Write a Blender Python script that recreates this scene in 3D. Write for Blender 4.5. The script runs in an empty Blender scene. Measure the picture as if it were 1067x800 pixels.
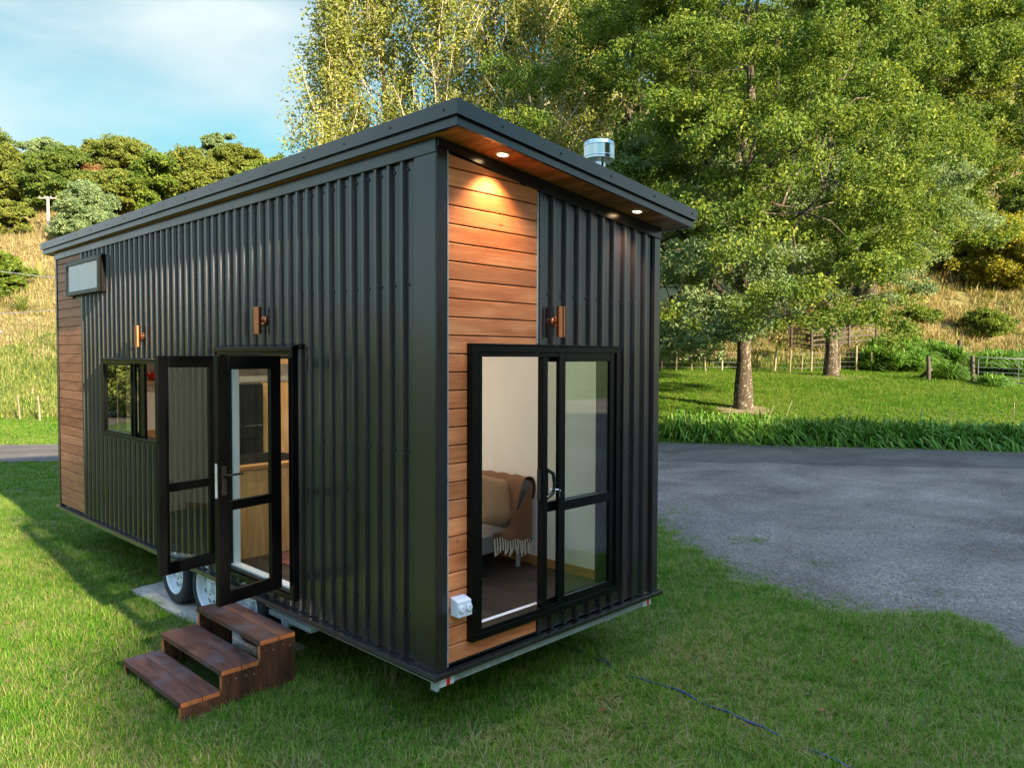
import bpy, math, random
import numpy as np
from mathutils import Vector, Matrix
random.seed(7)
R = math.radians
scn = bpy.context.scene
COL = scn.collection
G = 0.53                       # height of the cladding's lower edge above the lawn
CAM = (-3.0874, -3.6655, 1.9943 + G)
YAW, PIT, ROL, FPX = 0.7975, -0.0351, 0.0031, 800.175
VD = np.array([math.sin(YAW), math.cos(YAW)]); UD = np.array([math.cos(YAW), -math.sin(YAW)])

def uv2xy(u, v):
    return (CAM[0] + UD[0]*u + VD[0]*v, CAM[1] + UD[1]*u + VD[1]*v)
def xy2uv(x, y):
    dx, dy = x - CAM[0], y - CAM[1]
    return dx*UD[0] + dy*UD[1], dx*VD[0] + dy*VD[1]
def at(px, v):
    """world x, y of something seen in column px at distance v"""
    return uv2xy((px - 533.5)/FPX*v, v)

# ------------------------------------------------------------------ terrain
PL = np.array([(-400, 0), (22, 0), (28, .05), (34, .7), (40, 1.7), (55, 5.4), (75, 14.9), (88, 21), (110, 28), (150, 34), (500, 40)])
PR = np.array([(-400, 0), (22.8, 0), (28, .6), (38, 1.57), (42, 1.75), (47, 2.9), (50, 4.3), (58, 7.7), (72, 15.7), (90, 27.5), (110, 40), (150, 52), (500, 60)])
def terrain(u, v):
    u = np.asarray(u, float); v = np.asarray(v, float)
    zl = np.interp(v, PL[:, 0], PL[:, 1]); zr = np.interp(v, PR[:, 0], PR[:, 1])
    t = np.clip((u + 12)/20, 0, 1); t = t*t*(3 - 2*t)
    z = zl*(1 - t) + zr*t
    e = np.clip((-u - .80*np.maximum(v, 30) - 6)/32, 0, 1); z = z*(1 - .93*e*e*(3 - 2*e))
    # the cutting under the lawn for the gate track on the right
    k = np.clip((v - 40)/25, 0, 1)
    z = z + k*(.7*np.sin(u*.21 + v*.11) + .5*np.sin(u*.47 - v*.23 + 1.3) + .22*np.sin(u*.9 + v*.7))
    return z
def ground(x, y):
    return float(terrain(*xy2uv(x, y)))

# ------------------------------------------------------------------ objects
def setp(o, label=None, cat=None, group=None, kind=None):
    if label: o['label'] = label
    if cat: o['category'] = cat
    if group: o['group'] = group
    if kind: o['kind'] = kind
    return o
def empty(name, loc, label, cat, group=None):
    o = bpy.data.objects.new(name, None); COL.objects.link(o)
    o.location = loc; o.empty_display_size = .2
    return setp(o, label, cat, group)
def rootloc(o):
    while o.parent: o = o.parent
    return Vector(o.location)

class MB:
    """collects shapes and links them as ONE mesh object"""
    def __init__(s, zoff=0.0):
        s.v = []; s.f = []; s.m = []; s.sm = []; s.z = zoff; s.attr = []; s.val = .5; s.T = None
    def add(s, vs, fs, m=0, smooth=False):
        b = len(s.v)
        for p in vs:
            p = Vector(p)
            if s.T is not None: p = s.T @ p
            s.v.append((p.x, p.y, p.z + s.z)); s.attr.append(s.val)
        for f in fs:
            s.f.append([i + b for i in f]); s.m.append(m); s.sm.append(smooth)
    def box(s, x0, y0, z0, x1, y1, z1, m=0):
        x0, x1 = min(x0, x1), max(x0, x1); y0, y1 = min(y0, y1), max(y0, y1); z0, z1 = min(z0, z1), max(z0, z1)
        vs = [(x, y, z) for z in (z0, z1) for y in (y0, y1) for x in (x0, x1)]
        s.add(vs, [(0, 2, 3, 1), (4, 5, 7, 6), (0, 1, 5, 4), (2, 6, 7, 3), (0, 4, 6, 2), (1, 3, 7, 5)], m)
    def hexa(s, bot, top, m=0):
        """box from two quads of corners, counter-clockwise seen from above"""
        s.add(list(bot) + list(top), [(3, 2, 1, 0), (4, 5, 6, 7), (0, 1, 5, 4), (1, 2, 6, 5), (2, 3, 7, 6), (3, 0, 4, 7)], m)
    def quad(s, a, b, c, d, m=0):
        s.add([a, b, c, d], [(0, 1, 2, 3)], m)
    def tube(s, pts, rad, n=8, m=0, cap=True):
        pts = [Vector(p) for p in pts]
        rad = rad if isinstance(rad, (list, tuple)) else [rad]*len(pts)
        vs = []; fs = []
        ref = Vector((.31, .22, .93))
        for i, p in enumerate(pts):
            d = (pts[min(i + 1, len(pts) - 1)] - pts[max(i - 1, 0)])
            if d.length < 1e-9: d = Vector((0, 0, 1))
            d.normalize()
            a = d.cross(ref if abs(d.dot(ref)) < .98 else Vector((1, 0, 0))).normalized(); b = d.cross(a)
            for k in range(n):
                t = 2*math.pi*k/n
                vs.append(p + (a*math.cos(t) + b*math.sin(t))*rad[i])
        for i in range(len(pts) - 1):
            for k in range(n):
                fs.append((i*n + k, i*n + (k + 1) % n, (i + 1)*n + (k + 1) % n, (i + 1)*n + k))
        s.add(vs, fs, m, True)
        if cap:
            e = len(pts) - 1
            s.add(vs[:n], [list(range(n))[::-1]], m); s.add(vs[e*n:], [list(range(n))], m)
    def lathe(s, prof, c, axis=(0, 0, 1), n=32, m=0):
        """prof: (radius, height) pairs turned about axis through c"""
        ax = Vector(axis).normalized(); c = Vector(c)
        a = ax.orthogonal().normalized(); b = ax.cross(a)
        vs = []
        for r, h in prof:
            for k in range(n):
                t = 2*math.pi*k/n
                vs.append(c + ax*h + (a*math.cos(t) + b*math.sin(t))*r)
        for i in range(len(prof) - 1):
            fl = [(k, (k + 1) % n, n + (k + 1) % n, n + k) for k in range(n)]
            flat = abs(prof[i][1] - prof[i+1][1]) < 1e-6
            s.add(vs[i*n:(i + 2)*n], fl, m, not flat)
    def build(s, name, mats, parent=None, bevel=0, sub=0):
        me = bpy.data.meshes.new(name)
        o = bpy.data.objects.new(name, me); COL.objects.link(o)
        off = Vector((0, 0, 0))
        if parent is not None:
            off = rootloc(parent); o.parent = parent
        me.from_pydata([(p[0]-off.x, p[1]-off.y, p[2]-off.z) for p in s.v], [], s.f)
        for mt in (mats if isinstance(mats, (list, tuple)) else [mats]): me.materials.append(mt)
        me.polygons.foreach_set('material_index', s.m); me.polygons.foreach_set('use_smooth', s.sm)
        at_ = me.attributes.new('rnd', 'FLOAT', 'POINT'); at_.data.foreach_set('value', s.attr)
        me.update()
        if bevel:
            bm = o.modifiers.new('Bevel', 'BEVEL'); bm.width = bevel; bm.segments = 2; bm.limit_method = 'ANGLE'
            bm.harden_normals = False
        return o

def np_mesh(name, verts, quads, mats, rnd=None, mat_index=None, smooth=False, nside=4):
    """big mesh from numpy arrays"""
    me = bpy.data.meshes.new(name)
    nv, nf = len(verts), len(quads)
    me.vertices.add(nv); me.vertices.foreach_set('co', np.asarray(verts, np.float32).ravel())
    me.loops.add(nf*nside); me.loops.foreach_set('vertex_index', np.asarray(quads, np.int32).ravel())
    me.polygons.add(nf); me.polygons.foreach_set('loop_start', np.arange(nf, dtype=np.int32)*nside)
    try: me.polygons.foreach_set('loop_total', np.full(nf, nside, np.int32))
    except Exception: pass
    me.polygons.foreach_set('use_smooth', np.full(nf, smooth))
    for m in mats: me.materials.append(m)
    if mat_index is not None: me.polygons.foreach_set('material_index', mat_index)
    if rnd is not None:
        a = me.attributes.new('rnd', 'FLOAT', 'POINT'); a.data.foreach_set('value', np.asarray(rnd, np.float32))
    me.update(calc_edges=True); me.validate()
    return me
def link(name, me, parent=None, loc=None):
    o = bpy.data.objects.new(name, me); COL.objects.link(o)
    if parent: o.parent = parent
    if loc is not None: o.location = loc
    return o

# ------------------------------------------------------------------ materials
class NT:
    def __init__(s, name):
        s.mat = bpy.data.materials.new(name); s.mat.use_nodes = True
        s.n = s.mat.node_tree.nodes; s.l = s.mat.node_tree.links; s.n.clear()
        s.out = s.n.new('ShaderNodeOutputMaterial')
    def node(s, t, **kw):
        nd = s.n.new(t)
        for k, v in kw.items():
            if k in nd.inputs.keys() if hasattr(nd.inputs, 'keys') else False: nd.inputs[k].default_value = v
            else: setattr(nd, k, v)
        return nd
    def lk(s, a, b): s.l.new(a, b)
    def pos(s, scale=(1, 1, 1), obj=True):
        if obj:
            tc = s.n.new('ShaderNodeTexCoord'); src = tc.outputs['Object']
        else:
            g = s.n.new('ShaderNodeNewGeometry'); src = g.outputs['Position']
        mp = s.n.new('ShaderNodeMapping'); mp.inputs['Scale'].default_value = scale
        s.lk(src, mp.inputs['Vector']); return mp
    def noise(s, scale=5, detail=4, rough=.55, vec=None, dist=0):
        nd = s.n.new('ShaderNodeTexNoise'); nd.inputs['Scale'].default_value = scale; nd.inputs['Detail'].default_value = detail
        nd.inputs['Roughness'].default_value = rough; nd.inputs['Distortion'].default_value = dist
        if vec is not None: s.lk(vec, nd.inputs['Vector'])
        return nd
    def ramp(s, fac, stops):
        r = s.n.new('ShaderNodeValToRGB'); e = r.color_ramp.elements
        while len(e) < len(stops): e.new(.5)
        for el, (p, c) in zip(e, stops): el.position = p; el.color = (*c, 1)
        s.lk(fac, r.inputs['Fac']); return r
    def mix(s, fac, a, b, mode='MIX'):
        m = s.n.new('ShaderNodeMix'); m.data_type = 'RGBA'; m.blend_type = mode
        for src, i in ((fac, 0), (a, 6), (b, 7)):
            if hasattr(src, 'is_output') or hasattr(src, 'links'): s.lk(src, m.inputs[i])
            elif i == 0: m.inputs[0].default_value = src
            else: m.inputs[i].default_value = (*src, 1)
        return m.outputs[2]
    def attr(s, name='rnd'):
        a = s.n.new('ShaderNodeAttribute'); a.attribute_name = name; return a.outputs['Fac']
    def math(s, op, a, b=0.0):
        m = s.n.new('ShaderNodeMath'); m.operation = op
        for src, i in ((a, 0), (b, 1)):
            if hasattr(src, 'links'): s.lk(src, m.inputs[i])
            else: m.inputs[i].default_value = src
        return m.outputs[0]
    def bump(s, h, strength=.3, dist=.01):
        b = s.n.new('ShaderNodeBump'); b.inputs['Strength'].default_value = strength; b.inputs['Distance'].default_value = dist
        s.lk(h, b.inputs['Height']); return b.outputs['Normal']
    def bsdf(s, color=None, rough=.5, metal=0, spec=.5, normal=None, coat=0, **kw):
        b = s.n.new('ShaderNodeBsdfPrincipled')
        if hasattr(color, 'links'): s.lk(color, b.inputs['Base Color'])
        elif color is not None: b.inputs['Base Color'].default_value = (*color, 1)
        if hasattr(rough, 'links'): s.lk(rough, b.inputs['Roughness'])
        else: b.inputs['Roughness'].default_value = rough
        b.inputs['Metallic'].default_value = metal; b.inputs['Specular IOR Level'].default_value = spec
        b.inputs['Coat Weight'].default_value = coat
        if normal is not None: s.lk(normal, b.inputs['Normal'])
        s.lk(b.outputs[0], s.out.inputs[0]); s.b = b
        return s.mat

def m_plain(name, c, rough=.5, metal=0, spec=.5, var=.12, scale=6, bump=0.0):
    t = NT(name); p = t.pos()
    n = t.noise(scale, 5, .6, p.outputs[0])
    r = t.ramp(n.outputs[0], [(.3, tuple(x*(1-var) for x in c)), (.7, tuple(min(1, x*(1+var)) for x in c))])
    nr = t.bump(n.outputs[0], bump, .01) if bump else None
    return t.bsdf(r.outputs[0], rough, metal, spec, nr)

def m_wood(name, dark, mid, light, axis, rough=.55, grain=1.0, knots=True, blotch=None):
    """plank material; axis = the direction the planks run; 'rnd' differs per plank"""
    t = NT(name)
    tc = t.n.new('ShaderNodeTexCoord')
    rv = t.attr()
    off = t.n.new('ShaderNodeCombineXYZ')
    k = t.math('MULTIPLY', rv, 37.0)
    for i in range(3): t.lk(k, off.inputs[i])
    ad = t.n.new('ShaderNodeVectorMath'); ad.operation = 'ADD'
    t.lk(tc.outputs['Object'], ad.inputs[0]); t.lk(off.outputs[0], ad.inputs[1])
    def stretched(along, across):
        mp = t.n.new('ShaderNodeMapping'); sc = [across]*3; sc[axis] = along
        mp.inputs['Scale'].default_value = sc; t.lk(ad.outputs[0], mp.inputs['Vector']); return mp.outputs[0]
    g1 = t.noise(1, 6, .65, stretched(2.2, 55), .6)
    g2 = t.noise(1, 3, .5, stretched(1.6, 9), 1.2)
    base = t.ramp(g2.outputs[0], [(.28, dark), (.5, mid), (.72, light)])
    fine = t.ramp(g1.outputs[0], [(.25, (.55, .5, .48)), (.6, (1, 1, 1))])
    c = t.mix(.62*grain, base.outputs[0], fine.outputs[0], 'MULTIPLY')
    tint = t.ramp(rv, [(0, (.74, .68, .64)), (.35, (.95, .92, .9)), (.7, (1.06, 1.02, 1.0)), (1, (1.14, 1.17, 1.22))])
    c = t.mix(1, c, tint.outputs[0], 'MULTIPLY')
    if knots:
        vo = t.n.new('ShaderNodeTexVoronoi'); vo.inputs['Scale'].default_value = 1
        t.lk(stretched(3.2, 7), vo.inputs['Vector'])
        kr = t.ramp(vo.outputs['Distance'], [(.03, (1, 1, 1)), (.085, (0, 0, 0))])
        c = t.mix(t.math('MULTIPLY', kr.outputs[0], .75), c, tuple(x*.28 for x in dark))
    if blotch:
        b = t.noise(3.1, 4, .6, ad.outputs[0])
        br = t.ramp(b.outputs[0], [(.48, (0, 0, 0)), (.62, (1, 1, 1))])
        c = t.mix(t.math('MULTIPLY', br.outputs[0], .75), c, blotch)
    return t.bsdf(c, rough, 0, .4, t.bump(g1.outputs[0], .25, .004))

def m_leaf(name, cols, trans=.36, rough=.55, big=.25):
    """leaf: colour differs from leaf to leaf ('rnd') and slowly through the crown"""
    t = NT(name)
    n = t.noise(big, 3, .6, t.pos(obj=False).outputs[0])
    f = t.math('ADD', t.math('MULTIPLY', t.attr(), .62), t.math('MULTIPLY', n.outputs[0], .45))
    st = [(i/(len(cols) - 1)*.8 + .1, c) for i, c in enumerate(cols)]
    r = t.ramp(f, st)
    t.bsdf(r.outputs[0], rough, 0, .18)
    tr = t.n.new('ShaderNodeBsdfTranslucent')
    c2 = t.mix(1, r.outputs[0], (1.25, 1.2, .6), 'MULTIPLY'); t.lk(c2, tr.inputs[0])
    mx = t.n.new('ShaderNodeMixShader'); mx.inputs[0].default_value = trans
    t.lk(t.b.outputs[0], mx.inputs[1]); t.lk(tr.outputs[0], mx.inputs[2]); t.lk(mx.outputs[0], t.out.inputs[0])
    return t.mat

def m_glass(name, tint=(.90, .95, .93), ior=1.55):
    t = NT(name)
    g_ = t.n.new('ShaderNodeNewGeometry'); dp = t.n.new('ShaderNodeVectorMath'); dp.operation = 'DOT_PRODUCT'
    t.lk(g_.outputs['Normal'], dp.inputs[0]); t.lk(g_.outputs['Incoming'], dp.inputs[1])
    c_ = t.math('SUBTRACT', 1.0, t.math('ABSOLUTE', dp.outputs['Value']))
    f = t.math('MINIMUM', t.math('ADD', .075, t.math('MULTIPLY', t.math('POWER', c_, 4.0), .95)), 1.0)
    a = t.n.new('ShaderNodeBsdfTransparent'); a.inputs[0].default_value = (*tint, 1)
    g = t.n.new('ShaderNodeBsdfGlossy'); g.inputs['Roughness'].default_value = .0; g.inputs[0].default_value = (.95, .97, .97, 1)
    mx = t.n.new('ShaderNodeMixShader'); t.lk(f, mx.inputs[0]); t.lk(a.outputs[0], mx.inputs[1]); t.lk(g.outputs[0], mx.inputs[2])
    t.lk(mx.outputs[0], t.out.inputs[0]); return t.mat

M = {}
def metal_mat(name, c, rough=.32):
    t = NT(name); p = t.pos()
    n = t.noise(2.2, 6, .6, p.outputs[0])
    r = t.ramp(n.outputs[0], [(.3, tuple(x*.82 for x in c)), (.7, tuple(x*1.15 for x in c))])
    # chalky splash marks and dust low down on the sheets
    st = t.noise(1, 5, .7, t.pos((9, 9, 3)).outputs[0], .8)
    g = t.n.new('ShaderNodeNewGeometry'); sp = t.n.new('ShaderNodeSeparateXYZ'); t.lk(g.outputs['Position'], sp.inputs[0])
    low = t.n.new('ShaderNodeMapRange'); low.inputs[1].default_value = .52; low.inputs[2].default_value = 1.15; low.inputs[3].default_value = .8; low.inputs[4].default_value = .06; t.lk(sp.outputs[2], low.inputs[0])
    f = t.math('MULTIPLY', t.ramp(st.outputs[0], [(.56, (0, 0, 0)), (.74, (1, 1, 1))]).outputs[0], low.outputs[0])
    col = t.mix(t.math('MULTIPLY', f, .22), r.outputs[0], (.13, .125, .12))
    rr = t.ramp(n.outputs[0], [(.3, (rough*.85,)*3), (.7, (rough*1.2,)*3)])
    sx = t.n.new('ShaderNodeSeparateColor'); t.lk(rr.outputs[0], sx.inputs[0])
    ro = t.math('ADD', sx.outputs[0], t.math('MULTIPLY', f, .3))
    big = t.noise(1.1, 2, .5, t.pos((1, 1, .35)).outputs[0])
    m_ = t.bsdf(col, ro, 0, .7, t.bump(big.outputs[0], .018, .05), coat=.40)
    t.b.inputs['Coat Roughness'].default_value = .14; return m_
M['metal'] = metal_mat('painted_steel_black', (.0115, .0078, .0100), .30)
M['alu'] = m_plain('black_joinery', (.0016, .0018, .0021), .30, spec=.22)
M['galv'] = m_plain('galvanised_steel', (.36, .40, .41), .48, .4, var=.2, scale=18)
M['stainless'] = m_plain('stainless_steel', (.72, .73, .75), .16, 1, var=.04)
M['gate'] = m_plain('dull_gate_steel', (.10, .108, .114), .5, .2, var=.15)
M['copper'] = m_plain('copper', (.50, .18, .085), .30, 1, var=.15, scale=14)
M['white'] = m_plain('white_paint', (.74, .72, .70), .6, var=.04)
M['lining'] = m_plain('wall_lining', (.86, .84, .81), .65, var=.03, scale=2)
M['plastic'] = m_plain('white_plastic', (.62, .63, .64), .35, var=.03)
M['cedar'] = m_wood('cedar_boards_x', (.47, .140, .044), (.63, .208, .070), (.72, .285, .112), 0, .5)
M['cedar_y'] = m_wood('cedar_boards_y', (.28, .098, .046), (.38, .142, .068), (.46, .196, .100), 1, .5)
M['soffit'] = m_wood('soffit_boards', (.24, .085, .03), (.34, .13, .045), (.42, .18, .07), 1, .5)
M['pine'] = m_wood('pine_ply_z', (.55, .33, .13), (.66, .43, .19), (.74, .52, .26), 2, .5)
M['pine_x'] = m_wood('pine_top_x', (.42, .22, .08), (.54, .30, .12), (.62, .38, .18), 0, .45)
M['skirt'] = m_wood('skirting_timber', (.36, .15, .05), (.46, .20, .07), (.52, .25, .1), 1, .5, knots=False)
M['floor'] = m_wood('dark_floor_planks', (.032, .027, .027), (.045, .039, .038), (.062, .054, .052), 1, .38, knots=False)
M['tread'] = m_wood('stained_tread', (.040, .016, .011), (.088, .034, .021), (.145, .060, .036), 1, .6, blotch=(.080, .064, .072))
M['stepside'] = m_wood('stained_side', (.030, .012, .007), (.075, .028, .013), (.135, .055, .023), 2, .6)
M['endgrain'] = m_plain('sawn_end_timber', (.40, .125, .035), .6, var=.3, scale=22)
M['fence'] = m_wood('weathered_post', (.20, .16, .10), (.28, .23, .15), (.35, .30, .2), 2, .8, knots=False)
M['darkfence'] = m_wood('dark_rail', (.045, .035, .03), (.07, .055, .045), (.10, .08, .065), 0, .8, knots=False)
M['rubber'] = m_plain('tyre_rubber', (.022, .022, .023), .8, var=.25, scale=30, bump=.2)
M['rim'] = m_plain('white_steel_rim', (.66, .67, .68), .35, var=.08, scale=20)
M['red'] = m_plain('red_lens', (.70, .02, .015), .2, var=.05)
M['concrete'] = m_plain('concrete_slab', (.42, .36, .29), .85, var=.25, scale=14, bump=.3)
M['sofa'] = m_plain('grey_upholstery', (.14, .145, .155), .85, var=.12, scale=60, bump=.2)
M['cushion'] = m_plain('tan_linen', (.34, .22, .13), .9, var=.12, scale=90, bump=.35)
M['blanket'] = m_plain('rust_wool', (.17, .085, .048), .95, var=.25, scale=80, bump=.5)
M['fringe'] = m_plain('cream_wool', (.62, .55, .45), .95, var=.12, scale=60)
M['blackapp'] = m_plain('black_appliance', (.012, .011, .011), .22, var=.05)
M['iron'] = m_plain('cast_iron', (.02, .02, .02), .6, var=.2)
M['beam'] = m_plain('grey_beam', (.34, .34, .32), .5, var=.06)
M['loft'] = m_plain('loft_front', (.085, .065, .052), .6, var=.1)
M['hose'] = m_plain('blue_hose', (.010, .030, .115), .4, var=.15)
M['enamel'] = m_plain('red_enamel', (.55, .015, .02), .25, var=.05)
M['cream'] = m_plain('cream_ceramic', (.72, .55, .24), .4, var=.1)
M['rug'] = m_plain('patterned_rug', (.16, .06, .045), .95, var=.6, scale=40)
M['glass'] = m_glass('clear_glass')
M['cable'] = m_plain('wire', (.22, .22, .23), .5, .3)
t = NT('screw_head'); M['screw'] = t.bsdf((.035, .036, .04), .45, .3)
t = NT('bolt_zinc'); M['bolt'] = t.bsdf((.55, .55, .55), .35, .9)
t = NT('downlight_lens'); em = t.n.new('ShaderNodeEmission'); em.inputs[0].default_value = (1, .68, .34, 1); em.inputs[1].default_value = 2.6; t.lk(em.outputs[0], t.out.inputs[0]); M['lamp'] = t.mat
def m_bark(name, a, b, c, lich=.35):
    t = NT(name); p = t.pos(obj=False)
    mp = t.pos((6, 6, 1.4), obj=False)
    n = t.noise(2.4, 6, .7, mp.outputs[0], .5); n2 = t.noise(9, 4, .6, p.outputs[0])
    r = t.ramp(n.outputs[0], [(.3, a), (.55, b), (.75, c)])
    l = t.ramp(n2.outputs[0], [(.56, (0, 0, 0)), (.66, (1, 1, 1))])
    cc = t.mix(t.math('MULTIPLY', l.outputs[0], lich), r.outputs[0], (.42, .40, .27))
    return t.bsdf(cc, .9, 0, .2, t.bump(n.outputs[0], .7, .04))
M['bark'] = m_bark('oak_bark', (.032, .024, .018), (.075, .056, .040), (.135, .105, .076), .6)
M['palebark'] = m_bark('poplar_bark', (.26, .21, .15), (.46, .39, .27), (.58, .52, .38), .3)
M['darkbark'] = m_bark('dark_bark', (.03, .025, .02), (.06, .048, .038), (.10, .08, .06), .2)
M['leaf_oak'] = m_leaf('leaf_broad', [(.032, .065, .011), (.076, .130, .018), (.150, .205, .028), (.31, .33, .05)])
M['leaf_grey'] = m_leaf('leaf_silvery', [(.070, .120, .055), (.130, .195, .085), (.215, .285, .125), (.30, .355, .16)])
M['leaf_poplar'] = m_leaf('leaf_poplar', [(.085, .125, .026), (.165, .200, .042), (.265, .275, .060), (.37, .345, .10)])
M['leaf_dark'] = m_leaf('leaf_dark', [(.042, .080, .018), (.078, .130, .024), (.130, .180, .034), (.20, .235, .045)])
M['leaf_olive'] = m_leaf('leaf_olive', [(.070, .105, .020), (.125, .160, .028), (.19, .21, .038), (.26, .265, .05)])
M['leaf_red'] = m_leaf('leaf_red', [(.12, .06, .03), (.19, .10, .04), (.24, .13, .05), (.22, .17, .06)])
M['leaf_yellow'] = m_leaf('leaf_yellow', [(.13, .13, .02), (.22, .21, .028), (.32, .30, .035), (.40, .36, .05)])
M['leaf_flax'] = m_leaf('leaf_strap', [(.028, .085, .008), (.062, .160, .016), (.120, .245, .030), (.25, .37, .085)], .25, .38, 1.5)
M['leaf_gold'] = m_leaf('dry_grass', [(.17, .125, .055), (.29, .225, .105), (.38, .310, .155), (.34, .32, .13)], .3, .8, .12)
M['leaf_hillgreen'] = m_leaf('hill_grass', [(.06, .10, .02), (.12, .17, .03), (.22, .25, .06), (.33, .30, .10)], .3, .7, .12)

def grass_mat(name, stops, patch):
    t = NT(name)
    oi = t.n.new('ShaderNodeObjectInfo')
    g = t.n.new('ShaderNodeNewGeometry')
    n = t.noise(patch, 4, .6, g.outputs['Position']); n2 = t.noise(patch*6, 3, .6, g.outputs['Position'])
    f = t.math('ADD', t.math('MULTIPLY', t.attr(), .42), t.math('MULTIPLY', n.outputs[0], .38))
    f = t.math('ADD', f, t.math('MULTIPLY', n2.outputs[0], .28)); f = t.math('ADD', f, t.math('MULTIPLY', oi.outputs['Random'], .16))
    r = t.ramp(f, stops)
    t.bsdf(r.outputs[0], .6, 0, .10)
    tr = t.n.new('ShaderNodeBsdfTranslucent'); t.lk(t.mix(1, r.outputs[0], (1.2, 1.15, .7), 'MULTIPLY'), tr.inputs[0])
    mx = t.n.new('ShaderNodeMixShader'); mx.inputs[0].default_value = .35
    t.lk(t.b.outputs[0], mx.inputs[1]); t.lk(tr.outputs[0], mx.inputs[2]); t.lk(mx.outputs[0], t.out.inputs[0])
    return t.mat
M['grass'] = grass_mat('lawn_blades', [(.28, (.020, .088, .004)), (.46, (.050, .172, .008)), (.63, (.110, .255, .016)), (.76, (.21, .27, .045)), (.87, (.38, .30, .15))], .55)
M['mown'] = grass_mat('mown_blades', [(.30, (.034, .115, .008)), (.52, (.075, .185, .012)), (.68, (.130, .225, .022)), (.80, (.24, .25, .07))], .25)

M['straw'] = m_leaf('dead_grass', [(.16, .11, .05), (.26, .19, .09), (.36, .28, .15), (.42, .35, .2)], .2, .8, 2)
M['weed'] = m_leaf('broad_weed', [(.020, .070, .012), (.040, .115, .016), (.070, .16, .022), (.12, .2, .03)], .25, .5, 2)
def m_ground():
    t = NT('ground_turf')
    g = t.n.new('ShaderNodeNewGeometry')
    dry = t.attr('dry')
    n1 = t.noise(.5, 5, .6, g.outputs['Position']); n2 = t.noise(9, 6, .7, g.outputs['Position']); n3 = t.noise(60, 3, .6, g.outputs['Position'])
    lush = t.ramp(n2.outputs[0], [(.28, (.038, .046, .014)), (.48, (.050, .082, .014)), (.62, (.075, .11, .02)), (.8, (.15, .12, .055))])
    n4 = t.noise(.16, 5, .62, g.outputs['Position'])
    gold = t.ramp(n4.outputs[0], [(.30, (.12, .14, .04)), (.46, (.26, .215, .09)), (.62, (.36, .275, .13)), (.75, (.28, .20, .10))])
    c = t.mix(dry, lush.outputs[0], gold.outputs[0])
    c = t.mix(.35, c, t.ramp(n3.outputs[0], [(.3, (.5, .5, .5)), (.7, (1.25, 1.25, 1.25))]).outputs[0], 'MULTIPLY')
    return t.bsdf(c, .95, 0, .15, t.bump(n2.outputs[0], .5, .05))
M['ground'] = m_ground()
def m_gravel(name, a, b, c, fine, weeds=0.0):
    t = NT(name); g = t.n.new('ShaderNodeNewGeometry')
    n1 = t.noise(.45, 5, .6, g.outputs['Position'], .6)
    vo = t.n.new('ShaderNodeTexVoronoi'); vo.inputs['Scale'].default_value = fine; t.lk(g.outputs['Position'], vo.inputs['Vector'])
    n2 = t.noise(28, 4, .75, g.outputs['Position'])
    mp = t.pos((.25, 1.0, 1), obj=False); mp.inputs['Rotation'].default_value = (0, 0, -0.7)
    n3 = t.noise(.8, 4, .6, mp.outputs[0], .4)
    col = t.ramp(n1.outputs[0], [(.3, a), (.5, b), (.72, c)]).outputs[0]
    col = t.mix(.75, col, t.ramp(vo.outputs['Color'], [(.1, (.42, .42, .44)), (.5, (.95, .95, .95)), (.95, (1.8, 1.75, 1.7))]).outputs[0], 'MULTIPLY')
    col = t.mix(.6, col, t.ramp(n2.outputs[0], [(.3, (.55, .55, .57)), (.7, (1.35, 1.33, 1.3))]).outputs[0], 'MULTIPLY')
    col = t.mix(.5, col, t.ramp(n3.outputs[0], [(.35, (.6, .6, .63)), (.65, (1.25, 1.22, 1.2))]).outputs[0], 'MULTIPLY')
    n5 = t.noise(1.7, 5, .65, g.outputs['Position'], .8)
    col = t.mix(t.math('MULTIPLY', t.ramp(n5.outputs[0], [(.54, (0, 0, 0)), (.68, (1, 1, 1))]).outputs[0], .5), col, (.19, .155, .115))
    h = t.math('ADD', vo.outputs['Distance'], n2.outputs[0])
    return t.bsdf(col, .88, 0, .3, t.bump(h, .7, .012))
M['gravel'] = m_gravel('gravel_chip', (.100, .080, .062), (.165, .134, .104), (.250, .205, .160), 48)
M['asphalt'] = m_gravel('worn_seal', (.082, .069, .057), (.112, .095, .079), (.145, .123, .103), 110)
M['stone'] = m_plain('grey_stones', (.20, .172, .142), .85, var=.3, scale=40)
M['dirt'] = m_plain('bare_soil', (.23, .17, .11), .95, var=.3, scale=12, bump=.5)

# ------------------------------------------------------------------ camera, light, sky
cam_d = bpy.data.cameras.new('camera'); cam = bpy.data.objects.new('camera', cam_d); COL.objects.link(cam)
F = Vector((math.sin(YAW)*math.cos(PIT), math.cos(YAW)*math.cos(PIT), math.sin(PIT)))
Rv = Vector((math.cos(YAW), -math.sin(YAW), 0)); Uv = Rv.cross(F)
R2 = Rv*math.cos(ROL) + Uv*math.sin(ROL); U2 = Uv*math.cos(ROL) - Rv*math.sin(ROL)
mt = Matrix((R2, U2, -F)).transposed().to_4x4(); mt.translation = CAM
cam.matrix_world = mt
cam_d.sensor_fit = 'HORIZONTAL'; cam_d.sensor_width = 36; cam_d.lens = FPX/1067*36
cam_d.clip_start = .1; cam_d.clip_end = 2000
scn.camera = cam

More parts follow.
